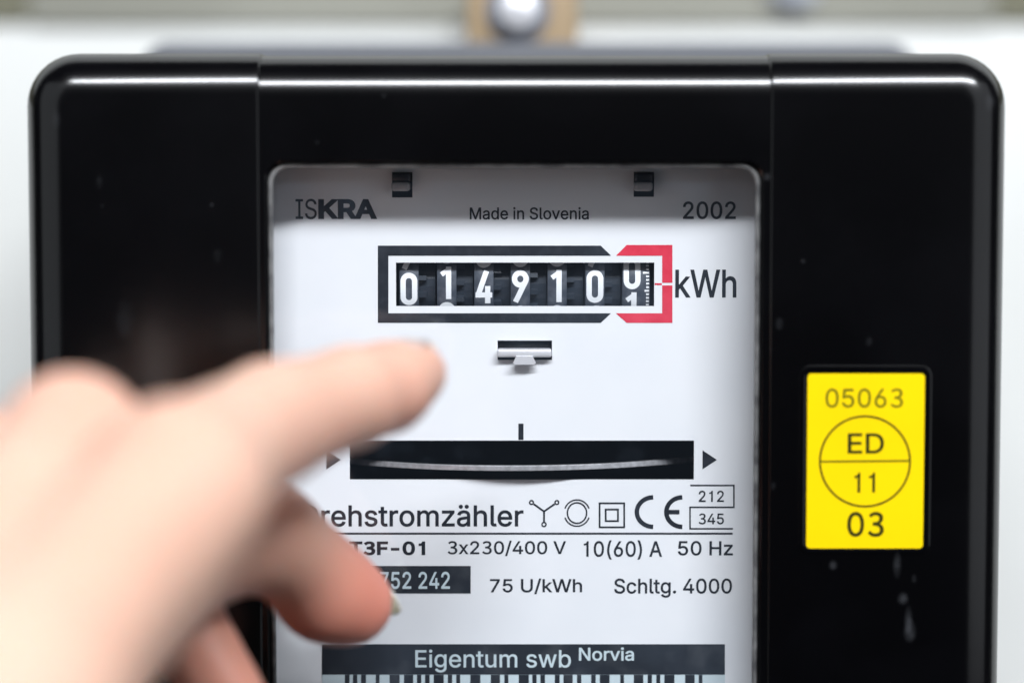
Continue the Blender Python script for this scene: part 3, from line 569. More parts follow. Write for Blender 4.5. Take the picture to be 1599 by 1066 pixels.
def stroke_geo(pts, w, closed=False):
    """ribbon along 2-D points with mitred joints -> (verts2d, quads)"""
    P = [Vector(p) for p in pts]; n = len(P)
    vs = []
    for i in range(n):
        a = P[i - 1] if (i > 0 or closed) else None
        c = P[(i + 1) % n] if (i < n - 1 or closed) else None
        d1 = (P[i] - a).normalized() if a is not None else None
        d2 = (c - P[i]).normalized() if c is not None else None
        if d1 is None: d1 = d2
        if d2 is None: d2 = d1
        n1 = Vector((-d1.y, d1.x)); n2 = Vector((-d2.y, d2.x))
        m_ = (n1 + n2)
        if m_.length < 1e-6: m_ = n1.copy()
        m_.normalize()
        k = (w / 2) / max(0.35, m_.dot(n1))
        vs.append(P[i] + m_ * k); vs.append(P[i] - m_ * k)
    fs = []
    for i in range(n if closed else n - 1):
        j = (i + 1) % n
        fs.append((2 * i, 2 * i + 1, 2 * j + 1, 2 * j))
    return vs, fs

def arc(cx, cy, rx, ry, a0, a1, n=24):
    return [(cx + rx * math.cos(R(a0 + (a1 - a0) * i / n)), cy - ry * math.sin(R(a0 + (a1 - a0) * i / n))) for i in range(n + 1)]

def strokes(name, lst, m, Y=YP, parent=None):
    """several ribbons (pixel coordinates) as one printed mark"""
    V = []; F = []
    for k, (pts, w, closed) in enumerate(lst):
        vs, fs = stroke_geo(pts, w, closed)
        o = len(V)
        V += [at(v.x, v.y, Y - 0.004 * k) for v in vs]
        F += [tuple(i + o for i in f) for f in fs]
    return from_py(name, V, F, m, parent or plate)

# printed lettering on the plate
text('IS', 461.5, 310.5, 494.5, 342.5, M_ink, bold=0.003)
text('KRA', 497, 311, 589, 342, M_ink, bold=0.035)
text('Made in Slovenia', 733.5, 323.5, 919.5, 343, M_ink)
text('2002', 1066.5, 314.5, 1149, 342.3, M_ink)
text('kWh', 1054.5, 421, 1150, 464.5, M_ink)
poly('counter_border', [(590, 383.5), (938, 383.5), (953.5, 398.5), (953.5, 399.3), (606.5, 399.3), (606.5, 489), (953.5, 489), (953.5, 489.6), (938, 504), (590, 504)], M_ink)
poly('decimal_border', [(962.5, 399.3), (962.5, 398.6), (978.5, 382.5), (1050, 382.5), (1050, 441.5), (1034, 441.5), (1034, 399.3)], M_red)
poly('decimal_border', [(1034, 489), (1034, 445.5), (1050, 445.5), (1050, 504), (978.5, 504), (962.5, 489.8), (962.5, 489)], M_red)
poly('reading_mark', [(1022.4, 442), (1033.5, 442), (1033.5, 445), (1022.4, 445)], M_red)
poly('reading_mark', [(809.5, 661), (817.5, 661), (817.5, 686.5), (809.5, 686.5)], M_ink)
poly('arrow_mark', [(509.7, 702.6), (532, 717.5), (509.7, 732.4)], M_ink)
poly('arrow_mark', [(1097, 702.6), (1119.5, 717.5), (1097, 732.4)], M_ink)
text('Drehstromzähler', 517, 787.5, 817.5, 822, M_ink, ref='ehstromzähler')
# star sign, meter sign, double square, CE, number boxes
strokes('star_symbol', [([(849.5, 797), (849.5, 814)], 3, False), ([(849.5, 798), (833.5, 786.5)], 3, False), ([(849.5, 798), (866, 786.5)], 3, False),
        (arc(830, 784, 3, 3, 0, 345, 14), 2.2, True), (arc(869.5, 784, 3, 3, 0, 345, 14), 2.2, True), (arc(849.5, 818.3, 3.2, 3.2, 0, 345, 14), 2.2, True)], M_ink)
strokes('ring_symbol', [(arc(901, 800.5, 15, 16, 0, 352, 44), 2.4, True), (arc(901, 800.5, 20, 20.5, 20, 160, 24), 2.2, False), (arc(901, 800.5, 20, 20.5, 200, 340, 24), 2.2, False)], M_ink)
strokes('square_symbol', [([(936.3, 785.3), (974.7, 785.3), (974.7, 822.7), (936.3, 822.7)], 2.8, True), ([(945.8, 795), (965, 795), (965, 813), (945.8, 813)], 2.8, True)], M_ink)
strokes('conformity_mark', [(arc(1020, 799, 25.5, 23, 90, 270, 30), 7, False), (arc(1065.5, 799, 25, 23, 90, 270, 30), 7, False), ([(1043.5, 799), (1061, 799)], 7, False)], M_ink)
strokes('number_box', [([(1078, 757.5), (1146, 757.5), (1146, 791.5), (1077.5, 791.5), (1077.5, 825), (1144.5, 825)], 2.4, False)], M_ink)
text('212', 1091, 765.5, 1130.5, 783.2, M_ink)
text('345', 1091, 801, 1130.5, 818.3, M_ink)
strokes('rule_line', [([(455, 832.6), (1144, 832.6)], 3, False)], M_ink)
text('T3F-01', 545, 844.5, 664, 866.5, M_ink, bold=0.03)
text('3x230/400 V', 699, 843.5, 884, 867.5, M_ink)
text('10(60) A', 911.5, 843, 1034, 873, M_ink)
text('50 Hz', 1058.7, 844, 1144.5, 866.8, M_ink)
text('75 U/kWh', 765, 902.5, 909, 927, M_ink)
text('Schltg. 4000', 959, 902.5, 1143, 932.5, M_ink)
poly('serial_panel', [(548, 883), (735, 883), (735, 926), (548, 926)], M_labk)
text('752 242', 593, 892, 702.5, 919, M_lab, Y=YP - 0.05)

# barcode label stuck across the lower plate
BL = from_py('barcode_label', [at(503, 1005, -0.10), at(1132, 1005, -0.10), at(1132, 1160, -0.10), at(503, 1160, -0.10)], [(3, 2, 1, 0)], M_lab, meter)
poly('label_header', [(503, 1005), (1132, 1005), (1132, 1052.5), (503, 1052.5)], M_labk, -0.13, BL)
text('Eigentum swb', 648.5, 1013.5, 891.5, 1049, M_lab, Y=-0.16, parent=BL, bold=0.006)
text('Norvia', 904, 1010, 990, 1031, M_lab, Y=-0.16, parent=BL, bold=0.012)
gaps = [146, 158, 173, 186, 203, 237, 250, 285, 320, 335, 367, 380, 395, 408, 424, 438, 473, 487, 502, 516, 530, 565, 600, 636, 668, 683, 697, 733, 768, 780, 795, 808,
        824, 858, 875, 888, 920, 935, 950, 984, 1000, 1014, 1048, 1085, 1098, 1132, 1165, 1180, 1195, 1210, 1224, 1238, 1273, 1310, 1343, 1357]
ed = [130] + gaps + [1370]
for i in range(0, len(ed), 2):
    a = 480 + ed[i] / 2.2208; b = 480 + ed[i + 1] / 2.2208
    poly('bar', [(a, 1052.8), (b, 1052.8), (b, 1140), (a, 1140)], M_labk, -0.13, BL)

# --- number drums
DR = 56.0 * sc(1.4) * 10 / (2 * math.pi)      # ten digits round
DY = 1.4 * MM + DR
zc = at(820, 446, 1.4).z
CX = {1: 638.5, 2: 697.5, 3: 755.5, 4: 812.5, 5: 870, 6: 929, 7: 987}
CYD = {1: ('0', 451.5), 2: ('1', 441.5), 3: ('4', 448.5), 4: ('9', 447.5), 5: ('1', 446.5), 6: ('0', 447.5), 7: ('0', 426)}
def line(a, b, n=8):
    return [(a[0] + (b[0] - a[0]) * i / n, a[1] + (b[1] - a[1]) * i / n) for i in range(n + 1)]
def stadium(w, h):
    r = w / 2; t = h / 2 - r
    p = arc(0, -t, r, r, 0, 180, 18) + line((-r, -t), (-r, t), 8)[1:-1] + arc(0, t, r, r, 180, 360, 18) + line((r, t), (r, -t), 8)[1:-1]
    return p
# glyph box 26 x 51 px, origin in the middle, y down; stroke 8.5
GW = 8.3
GLYPH = {
    '0': [(stadium(18, 43), GW, True)],
    '1': [(line((3.0, -25.5), (3.0, 25.5), 12), GW, False), (line((2.5, -20.5), (-8.2, -12.8), 4), GW * 0.9, False)],
    '4': [(line((4.2, -25.5), (-9.0, 12.5), 10), GW, False), (line((-13, 12), (13, 12), 6), GW, False), (line((6, -2), (6, 25.5), 8), GW, False)],
    '9': [(arc(0, -12, 9.0, 9.5, 0, 350, 32), GW, True), (line((8.5, -9), (-7.6, 24.3), 10), GW, False)],
    '8': [(arc(0, -12.5, 8, 8.8, 0, 350, 28), GW, True), (arc(0, 10.5, 9.2, 10.8, 0, 350, 30), GW, True)],
    '3': [(arc(0, -11.5, 8.8, 9.8, 160, -80, 22), GW, False), (arc(0, 10.5, 9.2, 10.8, 80, -160, 24), GW, False)],
    '2': [(arc(0, -12.3, 9, 9, 170, -30, 22) + line((7.8, -7.8), (-9.5, 21), 8)[1:], GW, False), (line((-12, 21.3), (12, 21.3), 5), GW, False)],
}
def digit_mesh(ch):
    V = []; F = []
    for k, (pts, w, cl) in enumerate(GLYPH[ch]):
        vs, fs = stroke_geo(pts, w, cl)
        o = len(V)
        for v in vs:
            rr = DR + 0.00004 + 0.000006 * k
            a = -v.y * sc(1.4) / DR
            V.append((v.x * sc(1.4), -rr * math.cos(a), rr * math.sin(a)))
        F += [tuple(i + o for i in f) for f in fs]
    me = bpy.data.meshes.new('digit'); me.from_pydata(V, [], F); me.update()
    return me
DIG = {c: digit_mesh(c) for c in GLYPH}
for me in DIG.values(): me.materials.append(M_white)
def tube_x(bm, x0, x1, r, n=64, bev=0.0001):
    rings = []
    for x, q in ((x0, r - bev), (x0 + bev, r), (x1 - bev, r), (x1, r - bev)):
        rings.append([bm.verts.new((x, -q * math.cos(2 * math.pi * i / n), q * math.sin(2 * math.pi * i / n))) for i in range(n)])
    for a, b in zip(rings, rings[1:]):
        for i in range(n): bm.faces.new((a[i], a[(i + 1) % n], b[(i + 1) % n], b[i]))
    bm.faces.new(rings[0]); bm.faces.new(rings[-1])
def drum_mesh(hw0, hw1):
    bm = bmesh.new(); tube_x(bm, -hw0, hw1, DR); 
    bmesh.ops.recalc_face_normals(bm, faces=bm.faces)
    me = bpy.data.meshes.new('number_drum'); bm.to_mesh(me); bm.free()
    for p in me.polygons: p.use_smooth = True
    me.materials.append(M_drum)
    return me
px_ = sc(1.4)
me_d = drum_mesh(15.2 * px_, 15.2 * px_); me_last = drum_mesh(15.5 * px_, 28 * px_)
bm = bmesh.new()
tube_x(bm, -6 * px_, 41 * px_, DR * 0.84, 40)
for i in range(20):                       # drive teeth beside the figures
    a = 2 * math.pi * i / 20
    m_ = Matrix.Rotation(a, 4, 'X')
    b2 = bmesh.new(); add_box(b2, 14 * px_, 27 * px_, -DR * 0.955, -DR * 0.78, -0.00045, 0.00045)
    b2.transform(m_); tmp = bpy.data.meshes.new('t'); b2.to_mesh(tmp); b2.free(); bm.from_mesh(tmp); bpy.data.meshes.remove(tmp)
bmesh.ops.recalc_face_normals(bm, faces=bm.faces)
me_hub = bpy.data.meshes.new('drive_gear'); bm.to_mesh(me_hub); bm.free(); me_hub.materials.append(M_hub)
ORDER = '0123456789'
for k in range(1, 8):
    ch, cy = CYD[k]
    x = at(CX[k], 446, 1.4).x
    dr = link('number_drum', me_last if k == 7 else me_d, None, meter, False)
    dr.location = (x, DY, zc)
    if k < 7:
        h = link('drive_gear', me_hub, None, dr); h.rotation_euler.x = R(5 + 23 * k)
    zd = at(CX[k], cy, 1.4).z
    a0 = math.asin(max(-0.9, min(0.9, (zd - zc) / DR)))
    i0 = ORDER.index(ch)
    for dlt in (-1, 0, 1):
        c2 = ORDER[(i0 + dlt) % 10]
        if c2 not in DIG: continue
        d = link('digit', DIG[c2], None, dr)
        d.rotation_euler.x = -(a0 - dlt * 2 * math.pi / 10) if False else -(a0 - dlt * R(36))
        # rotation about x: positive turns the front (-y) downwards
    if k == 7:                            # fine scale on the last drum
        for j in range(-14, 15):
            bm = bmesh.new()
            w = 4.6 if j % 5 else (9.5 if j % 10 == 0 else 7)
            aa = R(3.6 * j) + a0
            if abs(aa) > 0.95: 
                bm.free(); continue
            rr = DR + 0.00004
            da = R(0.95)
            vs = [(26.5 - w, -1), (26.5, -1), (26.5, 1), (26.5 - w, 1)]
            bv = [bm.verts.new((u * px_, -rr * math.cos(aa + s_ * da), rr * math.sin(aa + s_ * da))) for u, s_ in vs]
            bm.faces.new(bv)
            from_bm('scale_tick', bm, M_white, dr)
# --- rotor disc
RD = 50.0 * MM
zd = at(815, 731, -3.3).z
bm = bmesh.new()
n = 360
prof = [(RD - 0.0006, -0.00055), (RD - 0.0001, -0.00048), (RD, -0.0004), (RD, 0.0004), (RD - 0.0001, 0.00048), (RD - 0.0006, 0.00055)]
rings = []
for q, z in prof:
    rings.append([bm.verts.new(((q - (0.00004 if i % 2 and abs(z) < 0.00045 else 0)) * math.cos(2 * math.pi * i / n), (q - (0.00004 if i % 2 and abs(z) < 0.00045 else 0)) * math.sin(2 * math.pi * i / n), z)) for i in range(n)])
for a, b in zip(rings, rings[1:]):
    for i in range(n): bm.faces.new((a[i], a[(i + 1) % n], b[(i + 1) % n], b[i]))
rotor = from_bm('rotor_disc', bm, M_rotor, meter)
bm = bmesh.new()
for sgn in (-1, 1):
    bm.faces.new([bm.verts.new(((RD - 0.0006) * math.cos(2 * math.pi * i / 180), (RD - 0.0006) * math.sin(2 * math.pi * i / 180), sgn * 0.00055)) for i in range(180)])
from_bm('disc_face', bm, M_mirror, rotor)
rotor.location = (at(815, 731, 0).x, -0.0033 + RD, zd)
rotor.rotation_euler = (0, R(-0.35), 0)
# --- latch under the counter
latch_z1 = at(819, 546, -3).z; latch_z0 = at(819, 558.5, -3).z
lx0, lx1 = at(776.5, 552, -3).x, at(861.5, 552, -3).x
bm = bmesh.new()
add_box(bm, lx0, lx1, -0.0019, 0.010, latch_z0, latch_z1)
bmesh.ops.bevel(bm, geom=bm.edges[:], offset=0.00035, segments=3, profile=0.5, affect='EDGES')
lt = from_bm('latch', bm, M_alu, meter, True)
bm = bmesh.new()
zt = latch_z0 + 0.0002; zl = at(819, 570, -3.4).z
a_, b_ = at(806, 560, -3.4).x, at(832, 560, -3.4).x
c_, d_ = at(801, 568, -3.4).x, at(837, 568, -3.4).x
fr = [(a_, zt), (b_, zt), (d_, zl + 0.0003), (d_ - 0.0004, zl), (c_ + 0.0004, zl), (c_, zl + 0.0003)]
f0 = [bm.verts.new((x, -0.0022, z)) for x, z in fr]; f1 = [bm.verts.new((x, -0.0013, z)) for x, z in fr]
bm.faces.new(f0); bm.faces.new(f1)
for i in range(6): bm.faces.new((f0[i], f0[(i + 1) % 6], f1[(i + 1) % 6], f1[i]))
from_bm('latch_tongue', bm, M_alu, lt)
# --- plate clips
for H, cx in ((H_c1, 627.5), (H_c2, 1005.5)):
    w0 = H[0] + 0.0001; w1 = H[1] - 0.00035
    z1 = at(cx, 270, -2.5).z; z0 = at(cx, 284, -2.5).z; z2 = at(cx, 298.5, -2.5).z
    bm = bmesh.new()
    add_box(bm, w0, w1, -0.0022, 0.008, z0, z1)
    bmesh.ops.bevel(bm, geom=bm.edges[:], offset=0.0003, segments=2, profile=0.5, affect='EDGES')
    c = from_bm('plate_clip', bm, M_hub, meter, True)
    bm = bmesh.new()
    add_box(bm, w0 - 0.0001, w1 - 0.0001, -0.0031, 0.006, z2, z0 - 0.00005)
    bmesh.ops.bevel(bm, geom=bm.edges[:], offset=0.0006, segments=4, profile=0.5, affect='EDGES')
    from_bm('clip_nose', bm, M_clip, c, True)

# --- window pane and its bright moulded rim
bm = bmesh.new()
po = rring(WX0 - 0.002, WX1 + 0.002, WZ0 - 0.002, WZ1 + 0.002, 0.005)
bm.faces.new([bm.verts.new((x, (YF + 4.2) * MM, z)) for x, z in po])
from_bm('window_pane', bm, M_pane, meter)
bm = bmesh.new()
rings = []
for ins, y in ((0.0, YF + 2.0), (0.0001, YF + 1.3), (0.0005, YF + 1.0), (0.0009, YF + 1.3), (0.0010, YF + 1.9)):
    rings.append([bm.verts.new((x, y * MM, z)) for x, z in rring(WX0 + ins, WX1 - ins, WZ0 + ins, WZ1 - ins, 0.0035 - ins * 0.5)])
for a, b in zip(rings, rings[1:]):
    k = len(a)
    for i in range(k): bm.faces.new((a[i], a[(i + 1) % k], b[(i + 1) % k], b[i]))
from_bm('window_rim', bm, M_rim, meter, True)

# --- yellow sticker in its raised frame on the right-hand panel
YS = YF - STEP / MM
fx0, fx1 = at(1248, 718, YS).x, at(1453.5, 718, YS).x
fz0, fz1 = at(1350, 865, YS).z, at(1350, 570.5, YS).z
bm = bmesh.new(); rings = []
for ins, y in ((-0.0003, YS + 0.1), (0.0001, YS - 0.05), (0.0003, YS - 0.08), (0.0007, YS - 0.08), (0.0009, YS - 0.05), (0.0014, YS + 0.1)):
    rings.append([bm.verts.new((x, y * MM, z)) for x, z in rring(fx0 + ins, fx1 - ins, fz0 + ins, fz1 - ins, 0.0020 - ins * 0.6)])
for a, b in zip(rings, rings[1:]):
    k = len(a)
    for i in range(k): bm.faces.new((a[i], a[(i + 1) % k], b[(i + 1) % k], b[i]))
from_bm('sticker_frame', bm, M_black, meter, True)
bm = bmesh.new(); rings = []
yx0, yx1 = at(1260, 718, YS).x, at(1442.5, 718, YS).x
yz0, yz1 = at(1350, 855.5, YS).z, at(1350, 583, YS).z
for y in (YS + 0.05, YS - 0.12):
    rings.append([bm.verts.new((x, y * MM, z)) for x, z in rring(yx0, yx1, yz0, yz1, 0.0007)])
k = len(rings[0])
for i in range(k): bm.faces.new((rings[0][i], rings[0][(i + 1) % k], rings[1][(i + 1) % k], rings[1][i]))
bm.faces.new(rings[1])
stk = from_bm('inspection_sticker', bm, M_yellow, meter)
stk['label'] = 'yellow inspection sticker with a divided circle'
yk = YS - 0.16
text('05063', 1289, 606, 1410.5, 636.5, M_sink2, yk, stk, bold=0.008)
text('ED', 1323.7, 676, 1380.5, 707.8, M_sink, yk, stk, bold=0.012)
text('11', 1334, 737.5, 1366.5, 768.6, M_sink, yk, stk, bold=0.012)
text('03', 1323, 798.5, 1380.5, 837.8, M_sink, yk, stk, bold=0.012)
strokes('circle_mark', [(arc(1350.7, 720, 70.3, 70.3, 0, 356, 80), 3.2, True)], M_sink, yk, stk)
strokes('divider_line', [([(1282, 720.3), (1420, 719)], 3.2, False)], M_sink2, yk - 0.02, stk)

# ------------------------------------------------------------------ the hand
def pt(px, py, Y):
    return np.array(at(px, py, Y))
J = dict(
    i_tip=(643, 584, -42), i_dip=(545, 621, -58), i_pip=(425, 660, -77), i_mcp=(268, 752, -110), i_base=(0, 1120, -150),
    m_mcp=(112, 694, -95), m_pip=(195, 745, -52), m_dip=(262, 938, -42), m_tip=(360, 1090, -46), m_base=(-130, 1060, -142),
    r_mcp=(-20, 740, -74), r_pip=(55, 835, -38), r_dip=(118, 985, -34), r_tip=(180, 1110, -42), r_base=(-230, 1040, -128),
    l_mcp=(-130, 810, -58), l_pip=(-65, 905, -36), l_dip=(0, 1020, -36), l_tip=(60, 1115, -44), l_base=(-300, 1050, -112),
    o_a=(300, 772, -112), o_b=(60, 1060, -130), t_base=(-40, 1170, -100), t_mcp=(298, 850, -52), t_ip=(418, 838, -43), t_tip=(546, 940, -29),
    wrist=(-260, 1260, -150), wrist2=(-120, 1300, -165), arm=(-700, 1900, -200), arm2=(-560, 1950, -215))
J = {k: pt(*v) for k, v in J.items()}
def mid(a, b, t, off=(0, 0, 0)):
    return J[a] * (1 - t) + J[b] * t + np.array(off) * MM
# round cones: (a, b, ra, rb) in mm, in groups blended more or less
G_palm = [('i_base', 'i_mcp', 14, 11.2), ('m_base', 'm_mcp', 14, 10.8), ('r_base', 'r_mcp', 13, 10), ('l_base', 'l_mcp', 12, 9),
          ('t_base', 't_mcp', 14, 10), ('o_b', 'o_a', 12, 10.8), ('wrist', 'i_base', 21, 15), ('wrist2', 'i_base', 21, 15), ('wrist', 'l_base', 20, 12), ('wrist', 'arm', 23, 30), ('wrist2', 'arm2', 23, 30)]
G_f = {'i': [('i_mcp', 'i_pip', 11.2, 9.6), ('i_pip', 'i_dip', 9.6, 8.3), ('i_dip', 'i_tip', 8.4, 6.2)],
       'm': [('m_mcp', 'm_pip', 10.8, 9.0), ('m_pip', 'm_dip', 9.0, 8.0), ('m_dip', 'm_tip', 8.0, 6.4)],
       'r': [('r_mcp', 'r_pip', 10, 8.6), ('r_pip', 'r_dip', 8.6, 7.6), ('r_dip', 'r_tip', 7.6, 6.2)],
       'l': [('l_mcp', 'l_pip', 9, 7.6), ('l_pip', 'l_dip', 7.6, 6.8), ('l_dip', 'l_tip', 6.8, 5.6)],
       't': [('t_mcp', 't_ip', 10.5, 9.2), ('t_ip', 't_tip', 9.4, 7.9)]}
H = 1.5 * MM
lo = np.array([-0.205, -0.225, -0.175]); hi = np.array([-0.005, -0.012, 0.012])
dims = np.ceil((hi - lo) / H).astype(int)
gx, gy, gz = [lo[i] + H * np.arange(dims[i]) for i in range(3)]
PG = np.stack(np.meshgrid(gx, gy, gz, indexing='ij'), -1).astype(np.float32)
def cone(a, b, ra, rb):
    a = a.astype(np.float32); b = b.astype(np.float32)
    ab = b - a
    t = np.clip(((PG - a) @ ab) / (ab @ ab), 0, 1)
    d = np.linalg.norm(PG - a - t[..., None] * ab, axis=-1)
    return d - (ra + (rb - ra) * t) * MM
def smin(a, b, k):
    k = k * MM
    h = np.clip(0.5 + 0.5 * (b - a) / k, 0, 1)
    return b * (1 - h) + a * h - k * h * (1 - h)
F = None
for a, b, ra, rb in G_palm:
    d = cone(J[a], J[b], ra, rb)
    F = d if F is None else smin(F, d, 5)
for kf, lst in G_f.items():
    f = None
    for a, b, ra, rb in lst:
        d = cone(J[a], J[b], ra, rb)
        f = d if f is None else smin(f, d, 2.5)
    F = smin(F, f, 4.0 if kf in 'it' else 2.5)
# soft pads under the fingertips
F = smin(F, np.linalg.norm(PG - (mid('i_dip', 'i_tip', 0.55, (0.4, 0, -1.2))).astype(np.float32), axis=-1) - 7.0 * MM, 4)
F = smin(F, np.linalg.norm(PG - (mid('t_ip', 't_tip', 0.78, (-1.6, -1.0, -1.2))).astype(np.float32), axis=-1) - 8.2 * MM, 4)

for ax_ in range(3):                      # close the forearm where the model ends
    for e_ in (0, -1):
        sl_ = [slice(None)] * 3; sl_[ax_] = e_
        F[tuple(sl_)] = np.maximum(F[tuple(sl_)], 0.0007)

def surface_nets(F, lo, h):
    s = F < 0
    nx, ny, nz = F.shape
    cnt = np.zeros((nx - 1, ny - 1, nz - 1), np.int8)
    for i in (0, 1):
        for j in (0, 1):
            for k in (0, 1):
                cnt += s[i:nx - 1 + i, j:ny - 1 + j, k:nz - 1 + k]
    act = np.argwhere((cnt > 0) & (cnt < 8))
    idx = -np.ones(cnt.shape, np.int64)
    idx[act[:, 0], act[:, 1], act[:, 2]] = np.arange(len(act))
    acc = np.zeros((len(act), 3)); num = np.zeros(len(act))
    C = [(i, j, k) for i in (0, 1) for j in (0, 1) for k in (0, 1)]
    for a in C:
        for b in C:
            if sum(b) == sum(a) + 1 and all(q >= p for p, q in zip(a, b)):
                fa = F[act[:, 0] + a[0], act[:, 1] + a[1], act[:, 2] + a[2]]
                fb = F[act[:, 0] + b[0], act[:, 1] + b[1], act[:, 2] + b[2]]
                m = (fa < 0) != (fb < 0)
                t = np.where(m, fa / np.where(m, fa - fb, 1), 0)
                p = np.array(a) + t[:, None] * (np.array(b) - np.array(a))
                acc[m] += p[m]; num[m] += 1
    V = lo + (act + acc / num[:, None]) * h
    Q = []
    for ax in range(3):
        sl0 = [slice(1, -1)] * 3; sl1 = [slice(1, -1)] * 3
        sl0[ax] = slice(0, -1); sl1[ax] = slice(1, None)
        s0 = s[tuple(sl0)]; s1 = s[tuple(sl1)]
        e = np.argwhere(s0 != s1)
        if not len(e): continue
        flip = s0[e[:, 0], e[:, 1], e[:, 2]]
        g = e.copy()
        for q in range(3):
            if q != ax: g[:, q] += 1
        u, v = [q for q in range(3) if q != ax]
        if ax == 1: u, v = v, u
        def cell(du, dv):
            c = g.copy(); c[:, u] -= du; c[:, v] -= dv
            return idx[c[:, 0], c[:, 1], c[:, 2]]
        q4 = np.stack([cell(1, 1), cell(0, 1), cell(0, 0), cell(1, 0)], 1)
        q4[~flip] = q4[~flip][:, ::-1]
        Q.append(q4)
    return V, np.concatenate(Q)
V, Q = surface_nets(F, lo, H)
good = (Q >= 0).all(1); Q = Q[good]
hand_me = bpy.data.meshes.new('hand')
hand_me.from_pydata(V.tolist(), [], Q.tolist())
hand_me.update()
bm = bmesh.new(); bm.from_mesh(hand_me)
for _ in range(3):
    bmesh.ops.smooth_vert(bm, verts=bm.verts[:], factor=0.4, use_axis_x=True, use_axis_y=True, use_axis_z=True)
bm.to_mesh(hand_me); bm.free()
# rosier skin over the fingertips and joints; shade under the index painted in too
co = np.empty(len(hand_me.vertices) * 3); hand_me.vertices.foreach_get('co', co); co = co.reshape(-1, 3)
fl = np.zeros(len(co))
for k, rad, a in (('i_tip', 15, 0.22), ('t_tip', 19, 0.9), ('t_ip', 14, 0.35), ('m_tip', 26, 0.5), ('m_dip', 16, 0.4), ('i_pip', 13, 0.12), ('m_mcp', 14, 0.25), ('i_mcp', 12, 0.2), ('r_tip', 16, 0.8), ('l_tip', 16, 0.8)):
    d = np.linalg.norm(co - J[k], axis=1) / (rad * MM)
    fl = np.maximum(fl, a * np.exp(-d * d * 0.9))
for c_, rad, a in ((mid('i_dip', 'i_tip', 0.4, (0, 0, -6)), 12, 0.55), (mid('i_pip', 'i_dip', 0.2, (0, 0, -9)), 12, 0.45), (mid('i_mcp', 'i_pip', 0.7, (3, 0, -9)), 11, 0.35)):  # index underside: warm shade painted into the skin colour
    d = np.linalg.norm(co - c_, axis=1) / (rad * MM)
    fl = np.maximum(fl, a * np.exp(-d * d * 0.9))
at_ = hand_me.attributes.new('flush_and_shade', 'FLOAT', 'POINT')
at_.data.foreach_set('value', fl.astype(np.float32))

M_skin = mat('skin', (0.72, 0.48, 0.37), 0.48, 0.35)
b = M_skin.node_tree.nodes['Principled BSDF']
an = nd(M_skin, 'ShaderNodeAttribute'); an.attribute_name = 'flush_and_shade'
tcn = nd(M_skin, 'ShaderNodeTexCoord')
nz = nd(M_skin, 'ShaderNodeTexNoise'); nz.inputs['Scale'].default_value = 38; nz.inputs['Detail'].default_value = 6
lk(M_skin, tcn.outputs['Object'], nz.inputs['Vector'])
m1 = nd(M_skin, 'ShaderNodeMixRGB'); m1.inputs['Color1'].default_value = (0.71, 0.49, 0.38, 1); m1.inputs['Color2'].default_value = (0.61, 0.335, 0.245, 1)
lk(M_skin, nz.outputs['Fac'], m1.inputs['Fac'])
m2 = nd(M_skin, 'ShaderNodeMixRGB'); m2.inputs['Color2'].default_value = (0.70, 0.20, 0.14, 1)
lk(M_skin, an.outputs['Fac'], m2.inputs['Fac']); lk(M_skin, m1.outputs[0], m2.inputs['Color1'])
lk(M_skin, m2.outputs[0], b.inputs['Base Color'])
b.inputs['Subsurface Weight'].default_value = 0.3
b.inputs['Subsurface Radius'].default_value = (1.0, 0.35, 0.2)
b.inputs['Subsurface Scale'].default_value = 0.005
bump(M_skin, 1100, 0.25, 0.0002)
hand = link('hand', hand_me, M_skin, None, True)
hand['label'] = 'bare left hand pointing with its index finger in front of the meter'
hand['category'] = 'hand'

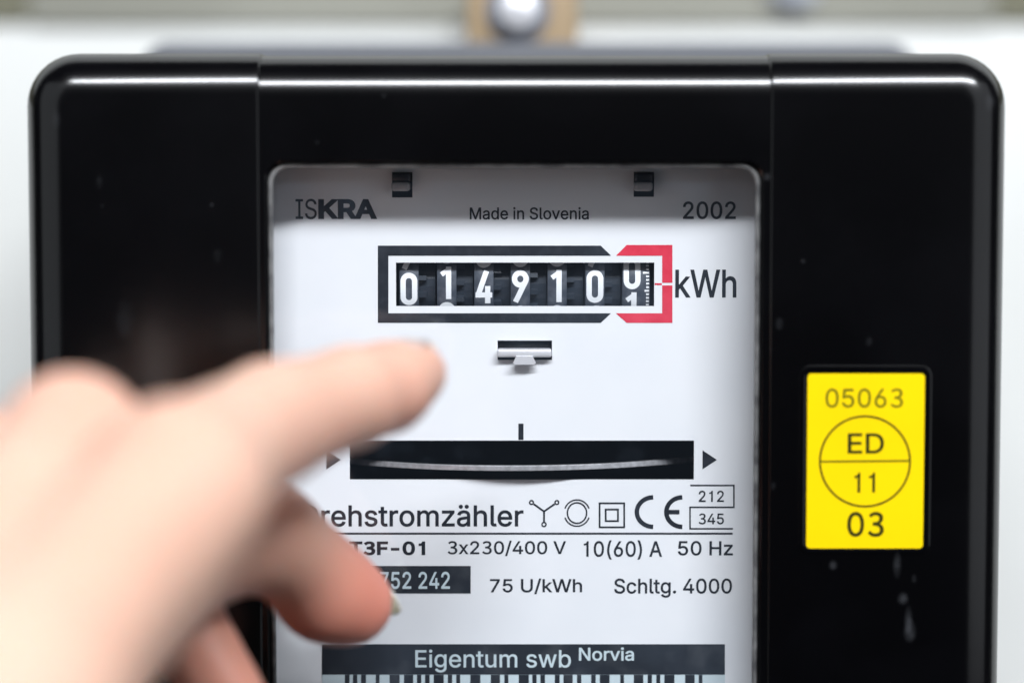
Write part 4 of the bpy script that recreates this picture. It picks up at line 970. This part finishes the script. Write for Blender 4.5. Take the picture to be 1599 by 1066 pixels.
M_nail = mat('nail', (0.74, 0.52, 0.45), 0.25, 0.5)
M_nailtip = mat('nail_edge', (0.80, 0.76, 0.60), 0.3, 0.5)
for m_ in (M_nailtip, M_nail):
    q_ = m_.node_tree.nodes['Principled BSDF']
    q_.inputs['Subsurface Weight'].default_value = 1.0
    q_.inputs['Subsurface Radius'].default_value = (1.0, 0.9, 0.7)
    q_.inputs['Subsurface Scale'].default_value = 0.003
def nail(a, b_, dors, r, length, over, spread, start):
    """curved nail plate along the finger a->b with a free edge standing past the tip"""
    ax = Vector(b_ - a).normalized(); d = Vector(dors); d = (d - ax * d.dot(ax)).normalized(); s = ax.cross(d)
    base = Vector(b_) + ax * start
    def patch(v0, v1, nv, mt, name, par):
        vs = []; fs = []; nu = 14
        for lay in (0, 1):
            for j in range(nv + 1):
                v = v0 + (v1 - v0) * j / nv
                for i in range(nu + 1):
                    u = -1 + 2 * i / nu
                    vv = v - (0.24 * u * u if v > 0.5 else -0.10 * u * u * (0.5 - v)) * (0.9 if v > 0.5 else 1)
                    ph = R(spread) * u
                    rr = r - 0.0019 * max(0, vv) ** 2 - lay * 0.00045
                    p = base + ax * (vv * length) + (d * math.cos(ph) + s * math.sin(ph)) * rr - d * (0.0011 * max(0, vv - 0.3) ** 2)
                    vs.append(p)
        m_ = (nv + 1) * (nu + 1)
        for j in range(nv):
            for i in range(nu):
                q = j * (nu + 1) + i
                fs.append((q, q + 1, q + nu + 2, q + nu + 1))
                fs.append((m_ + q, m_ + q + nu + 1, m_ + q + nu + 2, m_ + q + 1))
        for i in range(nu):
            for j0 in (0, nv):
                q = j0 * (nu + 1) + i
                fs.append((q, q + 1, m_ + q + 1, m_ + q))
        bmn = bmesh.new(); tmp = bpy.data.meshes.new('t'); tmp.from_pydata([tuple(v) for v in vs], [], fs); bmn.from_mesh(tmp); bpy.data.meshes.remove(tmp)
        bmesh.ops.holes_fill(bmn, edges=[e for e in bmn.edges if e.is_boundary], sides=0)
        return from_bm(name, bmn, mt, par, True)
    n_ = patch(0.0, 0.80, 8, M_nail, 'fingernail', hand)
    patch(0.80, 1.0 + over, 4, M_nailtip, 'nail_free_edge', n_)
nail(J['i_dip'], J['i_tip'], (0.0, 0.6, 1.0), 0.0067, 0.0105, 0.06, 50, -0.0042)
nail(J['t_ip'], J['t_tip'], (0.25, 0.50, 0.80), 0.0077, 0.0118, 0.24, 50, -0.0033)
